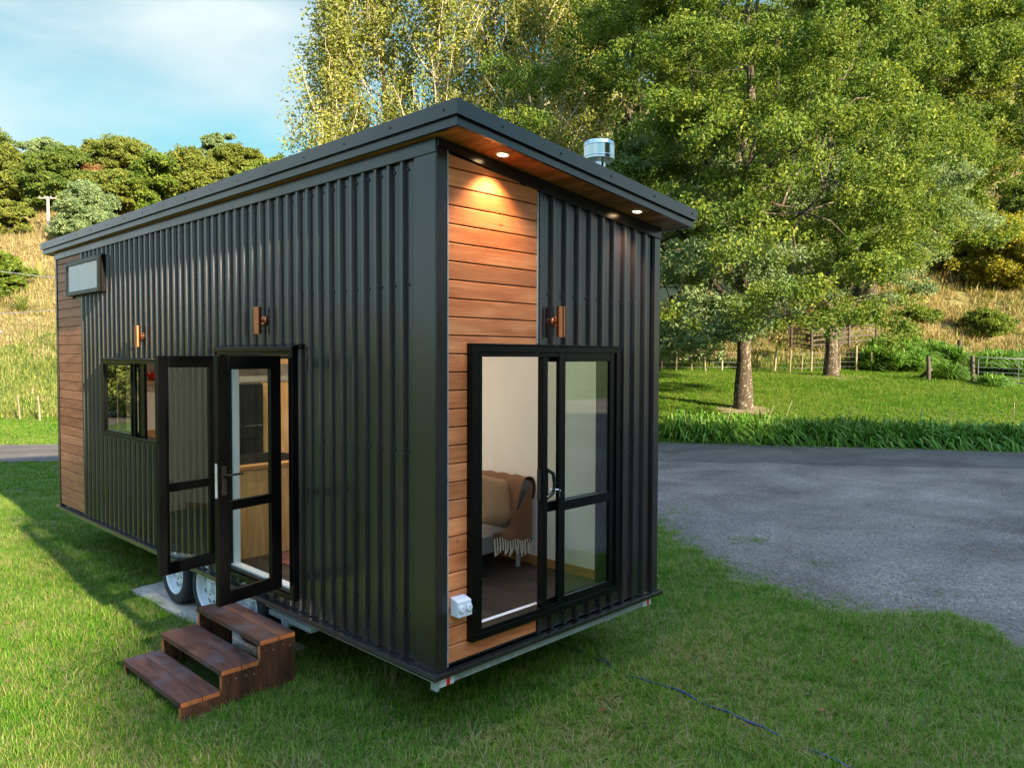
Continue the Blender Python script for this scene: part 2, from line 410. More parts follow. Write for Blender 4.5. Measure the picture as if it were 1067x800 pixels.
SUN_EL, SUN_HEAD = R(21), R(4)            # light travels along +y, turned SUN_HEAD towards +x
sun_dir = Vector((-math.sin(SUN_HEAD)*math.cos(SUN_EL), -math.cos(SUN_HEAD)*math.cos(SUN_EL), math.sin(SUN_EL)))  # towards the sun
sd = bpy.data.lights.new('sun', 'SUN'); sd.energy = 2.4; sd.angle = R(1.0); sd.color = (1, .84, .60)
so = bpy.data.objects.new('sun', sd); COL.objects.link(so); so.rotation_euler = sun_dir.to_track_quat('Z', 'Y').to_euler()
w = bpy.data.worlds.new('World'); scn.world = w; w.use_nodes = True
wn, wl = w.node_tree.nodes, w.node_tree.links; wn.clear()
sky = wn.new('ShaderNodeTexSky'); sky.sky_type = 'NISHITA'; sky.sun_disc = False
sky.sun_elevation = SUN_EL; sky.sun_rotation = math.atan2(sun_dir.x, sun_dir.y)
sky.air_density = 1.0; sky.dust_density = .6; sky.ozone_density = 1.0
bg = wn.new('ShaderNodeBackground'); bg.inputs[1].default_value = .15
wo = wn.new('ShaderNodeOutputWorld')
tc = wn.new('ShaderNodeTexCoord')
mp = wn.new('ShaderNodeMapping'); mp.inputs['Scale'].default_value = (1.0, 1.0, 3.2); mp.inputs['Location'].default_value = (.35, .1, .0)
nz = wn.new('ShaderNodeTexNoise'); nz.inputs['Scale'].default_value = 1.5; nz.inputs['Detail'].default_value = 7; nz.inputs['Roughness'].default_value = .52; nz.inputs['Distortion'].default_value = .5
cr = wn.new('ShaderNodeValToRGB'); cr.color_ramp.elements[0].position = .43; cr.color_ramp.elements[1].position = .68
mx = wn.new('ShaderNodeMix'); mx.data_type = 'RGBA'
wl.new(tc.outputs['Generated'], mp.inputs[0]); wl.new(mp.outputs[0], nz.inputs['Vector']); wl.new(nz.outputs[0], cr.inputs[0])
sx = wn.new('ShaderNodeSeparateXYZ'); wl.new(tc.outputs['Generated'], sx.inputs[0])
lowf = wn.new('ShaderNodeMapRange'); lowf.inputs[1].default_value = .42; lowf.inputs[2].default_value = .72; lowf.inputs[3].default_value = 1.0; lowf.inputs[4].default_value = .0; lowf.interpolation_type = 'SMOOTHSTEP'
wl.new(sx.outputs[2], lowf.inputs[0])
cm = wn.new('ShaderNodeMix'); cm.data_type = 'RGBA'; cm.inputs[6].default_value = (.50, .86, .90, 1); cm.inputs[7].default_value = (.66, .76, .78, 1)   # thin veil, cloud
wl.new(cr.outputs[0], cm.inputs[0])
vr = wn.new('ShaderNodeValToRGB'); ve = vr.color_ramp.elements; ve[0].position = .12; ve[0].color = (.45, .71, .76, 1); ve[1].position = .40; ve[1].color = (.055, .31, .50, 1)
em_ = ve.new(.27); em_.color = (.27, .62, .73, 1); wl.new(sx.outputs[2], vr.inputs[0]); wl.new(vr.outputs[0], cm.inputs[6])
mul = wn.new('ShaderNodeMath'); mul.operation = 'MULTIPLY'; mul.inputs[1].default_value = .55; wl.new(cr.outputs[0], mul.inputs[0])
mxx = wn.new('ShaderNodeMath'); mxx.operation = 'MAXIMUM'; wl.new(mul.outputs[0], mxx.inputs[0]); wl.new(lowf.outputs[0], mxx.inputs[1])
wl.new(mxx.outputs[0], mx.inputs[0]); wl.new(sky.outputs[0], mx.inputs[6]); wl.new(cm.outputs[2], mx.inputs[7])
wl.new(mx.outputs[2], bg.inputs[0]); wl.new(bg.outputs[0], wo.inputs[0])
scn.view_settings.view_transform = 'Standard'; scn.view_settings.look = 'None'; scn.view_settings.exposure = 3.12; scn.view_settings.gamma = 1.0
scn.view_settings.use_curve_mapping = False
scn.cycles.max_bounces = 8; scn.cycles.transparent_max_bounces = 12; scn.cycles.sample_clamp_indirect = 6
scn.cycles.use_denoising = True

# ================================================================== THE TINY HOUSE
W, L = 2.45, 7.8076
SL = 0.1073                                # fall of the roof towards +x
def zs(x): return 3.3442 - SL*x            # underside of the soffit
house = empty('tiny_house', (W/2, L/2, 0), 'black steel and timber clad tiny house on a trailer with open glass doors', 'tiny house')
def hb(): return MB(G)

def ribbed(mb, P, a0, a1, z0, ztop, pitch, first, holes, m=0, ms=1, screws=()):
    """trapezoid sheet. P(a, d, z): point at a along the wall, d out of the pan plane"""
    D = .025; pts = []
    k = math.floor((a0 - first)/pitch) - 1
    while first + k*pitch < a1 + pitch:
        s0 = first + k*pitch
        pts += [(s0 - .006, 0), (s0 + .003, D), (s0 + .030, D), (s0 + .039, 0), (s0 + .078, 0), (s0 + .082, .003), (s0 + .096, .003), (s0 + .100, 0)]
        k += 1
    cuts = {a0, a1}
    for h in holes: cuts |= {h[0], h[1]}
    def dep(a):
        for (p, q) in zip(pts, pts[1:]):
            if p[0] <= a <= q[0]:
                f = (a - p[0])/max(1e-9, q[0] - p[0]); return p[1] + f*(q[1] - p[1])
        return 0
    al = sorted([p for p in pts if a0 < p[0] < a1] + [(c, dep(c)) for c in cuts if a0 <= c <= a1])
    for (p, q) in zip(al, al[1:]):
        if q[0] - p[0] < 1e-5: continue
        mid = (p[0] + q[0])/2
        iv = [(z0, None)]
        spans = sorted([(h[2], h[3]) for h in holes if h[0] <= mid <= h[1]])
        segs = []; lo = z0
        for (h0, h1) in spans:
            if h0 > lo: segs.append((lo, h0))
            lo = max(lo, h1)
        segs.append((lo, None))
        for (s, e) in segs:
            zp = ztop(p[0]) if e is None else e; zq = ztop(q[0]) if e is None else e
            mb.quad(P(p[0], p[1], s), P(q[0], q[1], s), P(q[0], q[1], zq), P(p[0], p[1], zp), m)
    s0 = first + math.floor((a0 - first)/pitch)*pitch
    while s0 < a1:
        a = s0 - .028
        if a0 + .01 < a < a1 - .01:
            for z in screws:
                if any(h[0] - .02 < a < h[1] + .02 and h[2] - .03 < z < h[3] + .03 for h in holes) or z > ztop(a) - .1: continue
                c = [P(a + dx, d, z + dz) for d in (0, .009) for dx, dz in ((-.008, -.008), (.008, -.008), (.008, .008), (-.008, .008))]
                mb.hexa(c[:4], c[4:], ms)
        s0 += pitch

def panel_holes(mb, P, a0, a1, z0, z1, holes, m=0):
    """flat sheet with rectangular holes; P(a, z)"""
    ca = sorted({a0, a1, *[min(max(h[i], a0), a1) for h in holes for i in (0, 1)]})
    cz = sorted({z0, z1, *[min(max(h[i], z0), z1) for h in holes for i in (2, 3)]})
    for p, q in zip(ca, ca[1:]):
        for s, e in zip(cz, cz[1:]):
            ma, mz = (p + q)/2, (s + e)/2
            if any(h[0] < ma < h[1] and h[2] < mz < h[3] for h in holes): continue
            mb.quad(P(p, s), P(q, s), P(q, e), P(p, e), m)

DOOR_S = (1.70, 2.93, .125, 2.035)         # side door hole: y0, y1, z0, z1
WIN_S = (4.20, 5.91, 1.10, 1.935)
WIN_L = (5.93, 7.10, 2.76, 3.13)
WIN_R = [(2.35, 3.35, .95, 2.0), (3.75, 5.35, 1.05, 2.0)]     # windows added in the unseen far long wall to let daylight in
DOOR_F = (.27, 1.82, .145, 2.05)           # front door hole: x0, x1, z0, z1

# --- cladding
m = hb()
ribbed(m, lambda a, d, z: (.024 - d, a, z), .14, 6.765, .012, lambda a: zs(0) - .03, .1455, .338, [DOOR_S, WIN_S, (WIN_L[0], 6.765, WIN_L[2], WIN_L[3])], screws=(.30, 1.37, 2.46, 3.2))
setp(m.build('metal_cladding', [M['metal'], M['screw']], house))
m = hb()
ribbed(m, lambda a, d, z: (a, .024 - d, z), .925, 2.38, .012, lambda a: zs(a) - .03, .14425, 1.084, [DOOR_F], screws=(.22, 1.26, 2.44))
m.build('metal_cladding', [M['metal'], M['screw']], house)
m = hb()
ribbed(m, lambda a, d, z: (W - .024 + d, a, z), .05, L - .05, .012, lambda a: zs(W) - .03, .1455, .2, WIN_R, screws=(.3, 1.4, 2.46))
m.build('metal_cladding', [M['metal'], M['screw']], house)
m = hb()
ribbed(m, lambda a, d, z: (a, L - .024 + d, z), .05, W - .05, .012, lambda a: zs(a) - .03, .1455, .2, [], screws=(.3, 1.4, 2.46))
m.build('metal_cladding', [M['metal'], M['screw']], house)

rb = random.Random(3)
def boards(mb, P, a0, a1, z0, ztop, pitch, holes):
    """shiplap boards, each a bevelled plank with a shadow gap"""
    k = 0
    while True:
        lo = z0 + k*pitch; hi = lo + pitch - .007
        if lo > max(ztop(a0), ztop(a1)) - .02: break
        mb.val = rb.random()
        cuts = [(a0, a1)]
        spans = [h for h in holes if h[2] < (lo + hi)/2 < h[3]]
        for h in spans:
            cuts = [c for (p, q) in cuts for c in ((p, min(q, h[0])), (max(p, h[1]), q)) if c[1] - c[0] > .01]
        for (p, q) in cuts:
            joints = [p, q]
            for s, e in zip(joints, joints[1:]):
                t0, t1 = min(hi, ztop(s) - .002), min(hi, ztop(e) - .002)
                if t1 < lo + .01:
                    # top board cut to the rake: shorten it
                    f = (ztop(s) - lo - .012)/max(1e-6, ztop(s) - ztop(e)); e = s + (e - s)*min(1, f); t1 = lo + .010; t0 = min(hi, ztop(s) - .002)
                    if e - s < .03 or t0 < lo + .011: continue
                b = .004
                v = [P(s, 0, lo), P(e, 0, lo), P(e, 0, t1), P(s, 0, t0), P(s, .014, lo), P(e, .014, lo), P(e, .014, t1), P(s, .014, t0),
                     P(s, .018, lo + b), P(e, .018, lo + b), P(e, .018, t1 - b), P(s, .018, t0 - b)]
                mb.add(v, [(0, 1, 5, 4), (4, 5, 9, 8), (8, 9, 10, 11), (7, 11, 10, 6), (3, 7, 6, 2), (0, 4, 8, 11, 7, 3), (1, 2, 6, 10, 9, 5)])
        k += 1
m = hb()
boards(m, lambda a, d, z: (a, .018 - d, z), .093, .918, .036, lambda a: zs(a) - .07, .1165, [(DOOR_F[0] - .008, 2, .13, 2.06)])
panel_holes(m, lambda a, z: (a, .019, z), .085, .925, .015, 3.24, [DOOR_F], 1)
m.build('timber_cladding', [M['cedar'], M['blackapp']], house)
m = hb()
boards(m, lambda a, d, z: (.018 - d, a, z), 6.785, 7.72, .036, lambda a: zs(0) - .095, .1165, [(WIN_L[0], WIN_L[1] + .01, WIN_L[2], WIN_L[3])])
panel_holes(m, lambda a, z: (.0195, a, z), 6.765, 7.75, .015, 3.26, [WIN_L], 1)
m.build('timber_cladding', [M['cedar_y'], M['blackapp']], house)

# --- corner, base and head flashings
m = hb(); m.box(-.003, .0, .004, .010, .215, zs(0) - .088); m.box(-.003, -.003, .004, .082, .010, zs(.08) - .03)
m.box(.0102, .2, .01, .026, .214, zs(0) - .09)
m.box(.072, .008, .01, .086, .02, 3.2)
m.build('corner_flashing', M['metal'], house, .002)
m = hb(); m.box(.082, -.006, .02, .090, .016, zs(.09) - .05)
m.build('corner_trim', M['galv'], house)
m = hb(); m.box(2.372, -.003, .004, W + .003, .010, zs(W) - .03); m.box(W - .010, .0, .004, W + .003, .09, zs(W) - .03)
m.build('corner_flashing', M['metal'], house, .002)
m = hb(); m.box(-.004, L - .05, .004, .010, L + .003, zs(0) - .03); m.box(-.003, L - .010, .004, .08, L + .003, zs(0) - .03)
m.build('corner_flashing', M['metal'], house, .002)
m = hb(); m.box(W - .01, L - .08, .004, W + .003, L + .003, zs(W) - .03)
m.build('corner_flashing', M['metal'], house, .002)
m = hb(); m.box(-.002, 6.755, .02, .020, 6.785, zs(0) - .09); m.build('corner_trim', M['metal'], house)
m = hb(); m.box(.914, -.005, 2.09, .926, .016, zs(.92) - .1); m.build('corner_trim', M['galv'], house)
m = hb()                                     # base flashing: a ledge round the foot of the walls
m.box(-.045, -.040, -.030, .012, L + .03, .002); m.box(.0122, -.040, -.030, W + .04, .012, .002)
m.box(W - .012, .0122, -.030, W + .04, L + .03, .002); m.box(.0122, L - .012, -.030, W - .0122, L + .03, .002)
m.box(-.047, -.042, -.034, -.0405, L + .03, -.012)
m.build('base_flashing', M['metal'], house, .003)
m = hb()                                     # head strip under the eave of the long wall
m.box(-.012, .0, zs(0) - .090, .010, L, zs(0) - .004)
m.build('head_flashing', M['metal'], house, .002)
m = hb()                                     # raking strip under the front soffit
for a0, a1, h0, h1 in ((.0, .945, .055, .088), (.945, W, .088, .092)):
    m.hexa([(a0, -.016, zs(a0) - h0), (a1, -.016, zs(a1) - h1), (a1, .02, zs(a1) - h1), (a0, .02, zs(a0) - h0)],
           [(a0, -.016, zs(a0) - .003), (a1, -.016, zs(a1) - .003), (a1, .02, zs(a1) - .003), (a0, .02, zs(a0) - .003)])
m.build('head_flashing', M['blackapp'], house)

# --- roof
RX0, RX1, RY0, RY1 = -.0932, 2.5641, -.2884, 8.1221
ZR = lambda x: 3.4953 - SL*(x - RX0)
m = hb()
def slope_box(mb, x0, x1, y0, y1, f0, f1, mi=0):
    mb.hexa([(x0, y0, f0(x0)), (x1, y0, f0(x1)), (x1, y1, f0(x1)), (x0, y1, f0(x0))], [(x0, y0, f1(x0)), (x1, y0, f1(x1)), (x1, y1, f1(x1)), (x0, y1, f1(x0))], mi)
slope_box(m, RX0 + .03, RX1 - .03, RY0 + .03, RY1 - .03, lambda x: ZR(x) - .06, lambda x: ZR(x) - .012)
k = RY0 + .1
while k < RY1 - .1:
    slope_box(m, RX0 + .02, RX1 - .02, k, k + .04, lambda x: ZR(x) - .013, lambda x: ZR(x) - .003); k += .19
roof = m.build('roof', M['metal'], house)
m = hb(); e = .02; fz = lambda x: zs(x) - .004; ft = lambda x: ZR(x) - .060
slope_box(m, RX0 + e, RX0 + e + .022, RY0 + e, RY1 - e, fz, ft); slope_box(m, RX1 - e - .022, RX1 - e, RY0 + e, RY1 - e, fz, ft)
slope_box(m, RX0 + e + .0222, RX1 - e - .0222, RY0 + e, RY0 + e + .022, fz, ft); slope_box(m, RX0 + e + .0222, RX1 - e - .0222, RY1 - e - .022, RY1 - e, fz, ft)
m.build('fascia', M['metal'], roof)
m = hb(); fb = lambda x: ZR(x) - .0854; fu = lambda x: ZR(x)
slope_box(m, RX0, RX0 + .012, RY0, RY1, fb, fu); slope_box(m, RX1 - .012, RX1, RY0, RY1, fb, fu)
slope_box(m, RX0 + .0122, RX1 - .0122, RY0, RY0 + .012, fb, fu); slope_box(m, RX0 + .0122, RX1 - .0122, RY1 - .012, RY1, fb, fu)
slope_box(m, RX0 + .0122, RX0 + .12, RY0 + .0122, RY1 - .0122, lambda x: ZR(x) - .011, fu); slope_box(m, RX1 - .12, RX1 - .0122, RY0 + .0122, RY1 - .0122, lambda x: ZR(x) - .011, fu)
slope_box(m, RX0 + .1202, RX1 - .1202, RY0 + .0122, RY0 + .12, lambda x: ZR(x) - .0112, fu)
# drip lip
slope_box(m, RX0 - .003, RX0 + .004, RY0 - .003, RY1, lambda x: ZR(x) - .091, lambda x: ZR(x) - .0865); slope_box(m, RX0 + .0042, RX1 + .003, RY0 - .004, RY0 + .004, lambda x: ZR(x) - .091, lambda x: ZR(x) - .0865)
for y in np.arange(RY0 + .12, RY1, .52): m.lathe([(.001, 0), (.010, 0), (.010, .004), (.001, .006)], (RX0, y, ZR(RX0) - .045), (-1, 0, 0), 8, 1)
for x in np.arange(RX0 + .38, RX1, .55): m.lathe([(.001, 0), (.010, 0), (.010, .004), (.001, .006)], (x, RY0, ZR(x) - .045), (0, -1, 0), 8, 1)
m.build('roof_flashing', [M['metal'], M['screw']], roof)
m = hb(); rs = random.Random(5); x = RX0 + e + .023
while x < RX1 - e - .023:                    # soffit planks run front to back
    x1 = min(x + .098, RX1 - e - .023); m.val = rs.random()
    for (y0, y1) in ((RY0 + e + .023, -.003), (-.001, .1)) if 0 else ((RY0 + e + .023, .03),):
        slope_box(m, x, x1 - .006, y0, y1, zs, lambda x: zs(x) + .016)
    slope_box(m, x1 - .006, x1, RY0 + e + .023, .03, lambda x: zs(x) + .006, lambda x: zs(x) + .016, 1)
    x = x1
for (a, b) in ((RX0 + e + .023, .03), (W - .03, RX1 - e - .023)):
    m.val = rs.random(); slope_box(m, a, b, .0305, RY1 - e - .023, zs, lambda x: zs(x) + .016)
slope_box(m, .0305, W - .0305, L - .03, RY1 - e - .023, zs, lambda x: zs(x) + .016)
m.build('soffit', [M['soffit'], M['blackapp']], roof)
for (x, y) in ((.438, -.134), (1.929, -.132)):
    m = hb(); nrm = (-SL, 0, -1)
    m.lathe([(.046, -.002), (.046, .006), (.034, .007), (.033, .001)], (x, y, zs(x)), nrm, 24, 0)
    m.lathe([(.033, .004), (.001, .004)], (x, y, zs(x)), nrm, 24, 1)
    m.build('downlight', [M['white'], M['lamp']], roof)
    ld = bpy.data.lights.new('downlight_beam', 'SPOT'); ld.energy = 9; ld.color = (1, .72, .40); ld.spot_size = R(110); ld.spot_blend = .8; ld.shadow_soft_size = .03
    lo = bpy.data.objects.new('downlight_beam', ld); COL.objects.link(lo); lo.location = (x, y, zs(x) + G - .03); lo.parent = None

for (x, y, en) in ((1.25, 1.35, 7), (1.35, 3.1, 14), (.75, 4.3, 16)):     # unseen lamps: kitchen two follow its warm glow, lounge one added to brighten
    m = hb(); zc_ = zs(x) - .091
    m.lathe([(.046, -.001), (.046, .006), (.034, .007)], (x, y, zc_), (-SL, 0, -1), 24, 0); m.lathe([(.033, .003), (.001, .003)], (x, y, zc_), (-SL, 0, -1), 24, 1)
    m.build('unseen_downlight', [M['white'], M['lamp']], house)
    ld = bpy.data.lights.new('downlight_beam', 'SPOT'); ld.energy = en; ld.color = (1, .90, .78) if y < 2 else (1, .80, .56); ld.spot_size = R(150); ld.spot_blend = .9; ld.shadow_soft_size = .05
    lo = bpy.data.objects.new('downlight_beam', ld); COL.objects.link(lo); lo.location = (x, y, zc_ + G - .03)

# --- flue
m = hb(); cx_, cy_ = 1.998, .30; zb_ = ZR(cx_) - .012
m.lathe([(.18, -.01), (.135, .03), (.085, .12), (.062, .20), (.060, .21)], (cx_, cy_, zb_), n=40)
m.lathe([(.053, .0), (.053, .36)], (cx_, cy_, zb_), n=40)
fl = m.build('chimney_flue', M['stainless'], house)
m = hb(); zc = 3.615
m.lathe([(.052, .012), (.09, .004), (.122, 0), (.128, .006), (.128, .024), (.131, .027), (.131, .033), (.128, .036), (.128, .112), (.131, .115), (.131, .121), (.128, .124), (.125, .145), (.115, .153), (.05, .158), (.001, .159)], (cx_, cy_, zc), n=48)
m.lathe([(.001, -.002), (.085, -.002)], (cx_, cy_, zc + .004), n=40)
m.build('cowl', M['stainless'], fl)

# --- inside shell
m = hb(); IX0, IX1, IY0, IY1 = .10, 2.33, .10, 7.70
panel_holes(m, lambda a, z: (IX0, a, z), IY0, IY1, -.02, 3.30, [DOOR_S, WIN_S, WIN_L])
panel_holes(m, lambda a, z: (a, IY0, z), IX0, IX1, -.02, 3.30, [DOOR_F])
panel_holes(m, lambda a, z: (IX1, a, z), IY0, IY1, -.02, 3.05, WIN_R)
panel_holes(m, lambda a, z: (a, IY1, z), IX0, IX1, -.02, 3.30, [])
for h, P in ((DOOR_S, lambda a, d, z: (.026 + d*.074, a, z)), (WIN_S, lambda a, d, z: (.026 + d*.074, a, z)), (WIN_L, lambda a, d, z: (.026 + d*.074, a, z)), (DOOR_F, lambda a, d, z: (a, .026 + d*.074, z))):
    a0, a1, z0, z1 = h
    for (p, q) in (((a0, z0), (a0, z1)), ((a0, z1), (a1, z1)), ((a1, z1), (a1, z0)), ((a1, z0), (a0, z0))):
        m.quad(P(p[0], 0, p[1]), P(q[0], 0, q[1]), P(q[0], 1, q[1]), P(p[0], 1, p[1]))
slope_box(m, IX0, IX1, IY0, IY1, lambda x: zs(x) - .09, lambda x: zs(x) - .07)
m.build('interior_wall', M['lining'], house)
m = hb(); rf = random.Random(9); x = IX0
while x < IX1:
    y = IY0 - rf.random()
    while y < IY1:
        y1 = y + 1.2; m.val = rf.random()
        a, b = max(y, IY0), min(y1, IY1)
        if b - a > .01: m.box(x, a, -.03, min(x + .157, IX1), b - .003, 0)
        y = y1
    x += .160
m.build('floor', M['floor'], house)
m = hb()
m.box(IX1 - .014, IY0, .001, IX1 - .0005, 3.2, .085); m.build('skirting_board', M['skirt'], house)
m = hb(); m.box(.15, .10, -.09, W - .15, L - .10, -.032); m.build('floor_deck', M['blackapp'], house)

# --- sliding door in the front
m = hb(); x0, x1, z0, z1 = .252, 1.838, .1415, 2.0689
def ring(mb, P, a0, a1, z0, z1, wa, wz, d0, d1, mi=0, wz0=None):
    """rectangular frame; P(a, d, z); members butt end to end"""
    wz0 = wz if wz0 is None else wz0
    for (p, q, s, e) in ((a0, a0 + wa, z0, z1), (a1 - wa, a1, z0, z1), (a0 + wa, a1 - wa, z0, z0 + wz0), (a0 + wa, a1 - wa, z1 - wz, z1)):
        if q - p < 1e-4 or e - s < 1e-4: continue
        mb.hexa([P(p, d0, s), P(q, d0, s), P(q, d1, s), P(p, d1, s)], [P(p, d0, e), P(q, d0, e), P(q, d1, e), P(p, d1, e)], mi)
Pf = lambda a, d, z: (a, d, z)
ring(m, Pf, x0, x1, z0, z1, .045, .042, -.05, .022)
ring(m, Pf, x0 + .047, x1 - .047, z0 + .044, z1 - .044, .06, .03, -.032, .055, 0, .020)
m.box(x0 + .109, -.028, z0 + .02, 1.70, .10, z0 + .046); m.box(x0 + .11, .045, z0 + .0462, 1.05, .058, z0 + .058)
m.box(x0 - .002, -.060, z1 + .001, x1 - .004, .02, z1 + .013)
m.box(.95, -.034, z0 + .066, 1.0, .0, z1 - .08)
for z in (.35, 1.0, 1.7):
    m.lathe([(.005, 0), (.005, .003), (.001, .003)], (x0 + .02, -.05, z), (0, -1, 0), 8, 1)
sf = m.build('sliding_door_frame', [M['alu'], M['screw']], house, .003)
m = hb(); m.box(x0 + .11, .0585, z0 + .046, 1.02, .10, z0 + .060); m.build('sill_liner', M['white'], house)
def glazed(name, P, a0, a1, z0, z1, wa, wz, d0, d1, mid=None, parent=None, wab=None):
    mb = hb(); ring(mb, P, a0, a1, z0, z1, wa, wz, d0, d1)
    if mid: mb.hexa([P(a0 + wa, d0, mid[0]), P(a1 - wa, d0, mid[0]), P(a1 - wa, d1, mid[0]), P(a0 + wa, d1, mid[0])], [P(a0 + wa, d0, mid[1]), P(a1 - wa, d0, mid[1]), P(a1 - wa, d1, mid[1]), P(a0 + wa, d1, mid[1])])
    fr = mb.build(name, M['alu'], parent, .003)
    dm = (d0 + d1)/2; g = .004
    for (s, e) in ([(z0 + wz, mid[0]), (mid[1], z1 - wz)] if mid else [(z0 + wz, z1 - wz)]):
        gb = hb(); a, b = a0 + wa - .004, a1 - wa + .004; s -= .004; e += .004
        gb.hexa([P(a, dm - g/2, s), P(b, dm - g/2, s), P(b, dm + g/2, s), P(a, dm + g/2, s)], [P(a, dm - g/2, e), P(b, dm - g/2, e), P(b, dm + g/2, e), P(a, dm + g/2, e)])
        gb.build('glass_pane', M['glass'], fr)
    return fr
glazed('fixed_sash', Pf, 1.12, 1.80, .165, 2.035, .072, .072, -.036, -.004, (.872, .945), house)
sl = glazed('sliding_door', Pf, .975, 1.72, .166, 2.03, .075, .07, .012, .042, (.872, .945), house)
m = hb()
m.box(.935, -.024, .98, 1.02, .010, 1.20); m.tube([(1.0, -.03, .99), (1.045, -.048, 1.02), (1.055, -.052, 1.09), (1.045, -.048, 1.16), (1.0, -.03, 1.19)], .014, 10)
m.tube([(1.03, -.03, 1.045), (1.075, -.075, 1.045)], .006, 8, 1); m.lathe([(.001, 0), (.010, 0), (.010, .003), (.001, .003)], (1.082, -.080, 1.035), (1, -1, 0), 16, 1)
m.box(1.08, -.08, .995, 1.085, -.077, 1.02, 1)
m.build('door_handle', [M['blackapp'], M['stainless']], sl, .003)

# --- french doors in the long wall
m = hb(); Ps = lambda a, d, z: (-d, a, z)
ring(m, Ps, 1.660, 2.950, .09, 2.05, .060, .045, -.024, .05, 0, .03)
ring(m, Ps, 1.7052, 2.9048, .122, 2.004, .035, .03, -.10, .022, 0, .012)
m.box(-.075, 1.62, 2.051, .02, 2.945, 2.066); m.hexa([(-.080, 1.61, 2.0665), (-.02, 1.61, 2.0665), (-.02, 2.95, 2.0665), (-.080, 2.95, 2.0665)], [(-.078, 1.61, 2.072), (.02, 1.61, 2.092), (.02, 2.95, 2.092), (-.078, 2.95, 2.072)])
m.box(-.082, 1.61, 2.035, -.0765, 2.95, 2.068)
m.build('door_frame', M['alu'], house, .003)
m = hb(); m.box(.026, 1.745, .135, .10, 2.865, .150); m.box(.045, 2.838, .1505, .10, 2.8645, 1.99); m.build('sill_liner', M['white'], house)
def leaf(hx, hy, ang, sgn, handle):
    """door leaf hinged at (hx, hy); ang = bearing of the leaf from +y"""
    ca, sa = math.cos(ang), math.sin(ang)
    dirv = Vector((sa, ca, 0)); nor = Vector((ca, -sa, 0))
    P = lambda a, d, z: tuple(Vector((hx, hy, z)) + dirv*a + nor*d)
    fr = glazed('french_door', P, .012, .592, .178, 1.995, .098, .098, -.02, .02, (.865, .935), house)
    for z in (.30, .95, 1.32, 1.9):
        mb = hb()
        mb.tube([P(.0, .018*sgn, z - .05), P(.0, .018*sgn, z + .05)], .011, 10)
        mb.hexa([P(.0, .008*sgn, z - .03), P(.05, .008*sgn, z - .03), P(.05, .022*sgn, z - .03), P(.0, .022*sgn, z - .03)], [P(.0, .008*sgn, z + .03), P(.05, .008*sgn, z + .03), P(.05, .022*sgn, z + .03), P(.0, .022*sgn, z + .03)])
        mb.build('hinge', M['alu'], fr)
    if handle:
        for s in (1, -1):
            mb = hb(); d0 = .020*s; a = .545
            mb.hexa([P(a - .02, d0, .985), P(a + .02, d0, .985), P(a + .02, d0 + .010*s, .985), P(a - .02, d0 + .010*s, .985)], [P(a - .02, d0, 1.20), P(a + .02, d0, 1.20), P(a + .02, d0 + .010*s, 1.20), P(a - .02, d0 + .010*s, 1.20)])
            mb.tube([P(a, d0, 1.135), P(a, d0 + .055*s, 1.135)], .010, 10); mb.tube([P(a + .008, d0 + .052*s, 1.135), P(a - .125, d0 + .052*s, 1.135)], .009, 10)
            if s == sgn:
                mb.tube([P(a, d0 + .01*s, 1.04), P(a, d0 + .035*s, 1.04)], .009, 10, 1); mb.tube([P(a, d0 + .035*s, 1.035), P(a - .01, d0 + .040*s, .975)], .006, 6, 1); mb.tube([P(a, d0 + .03*s, 1.03), P(a + .012, d0 + .036*s, .985)], .006, 6, 1)
            mb.build('door_handle', [M['blackapp'], M['stainless']], fr, .002)
        mb = hb(); mb.hexa([P(.5925, -.012, .97), P(.5940, -.012, .97), P(.5940, .012, .97), P(.5925, .012, .97)], [P(.5925, -.012, 1.22), P(.5940, -.012, 1.22), P(.5940, .012, 1.22), P(.5925, .012, 1.22)])
        mb.build('lock_plate', M['galv'], fr)
leaf(-.055, 1.828, R(-102.0), 1, True)
leaf(-.055, 2.900, R(-101.0), 1, False)

# --- kitchen window
m = hb(); y0, y1, z0, z1 = 4.16, 5.93, 1.088, 1.945
ring(m, Ps, y0, y1, z0, z1, .040, .036, -.10, .045)
m.box(-.068, y0 - .02, z1 + .001, .02, y1 + .005, z1 + .014)
m.hexa([(-.074, y0 - .02, z1 + .0145), (.02, y0 - .02, z1 + .0145), (.02, y1 + .008, z1 + .0145), (-.074, y1 + .008, z1 + .0145)], [(-.07, y0 - .02, z1 + .02), (.02, y0 - .02, z1 + .035), (.02, y1 + .008, z1 + .035), (-.07, y1 + .008, z1 + .02)])
m.box(-.060, y0, z0 - .012, .0, y1, z0 - .001)
win = m.build('kitchen_window', M['alu'], house, .003)
P2 = lambda a, d, z: (-d, a, z)
glazed('window_sash', P2, 5.06, 5.888, z0 + .038, z1 - .038, .026, .022, .008, .034, None, win)
glazed('window_sash', P2, 4.82, 5.60, z0 + .038, z1 - .038, .16, .035, -.045, -.012, None, win)
m = hb(); m.box(-.020, 5.0, z0 + .038, .010, 5.059, z1 - .038); m.build('mullion', M['alu'], win, .003)
# --- loft window
m = hb(); y0, y1, z0, z1 = 5.905, 7.13, 2.735, 3.165
ring(m, Ps, y0, y1, z0, z1, .032, .030, -.10, .045)
win = m.build('loft_window', M['alu'], house, .003)
def Pt(a, d, z):                              # the sash stands a little open at its foot
    t = R(.4); zz = z - z1 + .02
    return (-(.045 + d*math.cos(t) - zz*math.sin(t)), a, z1 - .02 + zz*math.cos(t) + d*math.sin(t))
glazed('window_sash', Pt, y0 + .006, y1 - .006, z0 + .0, z1 - .02, .046, .046, .002, .032, None, win)

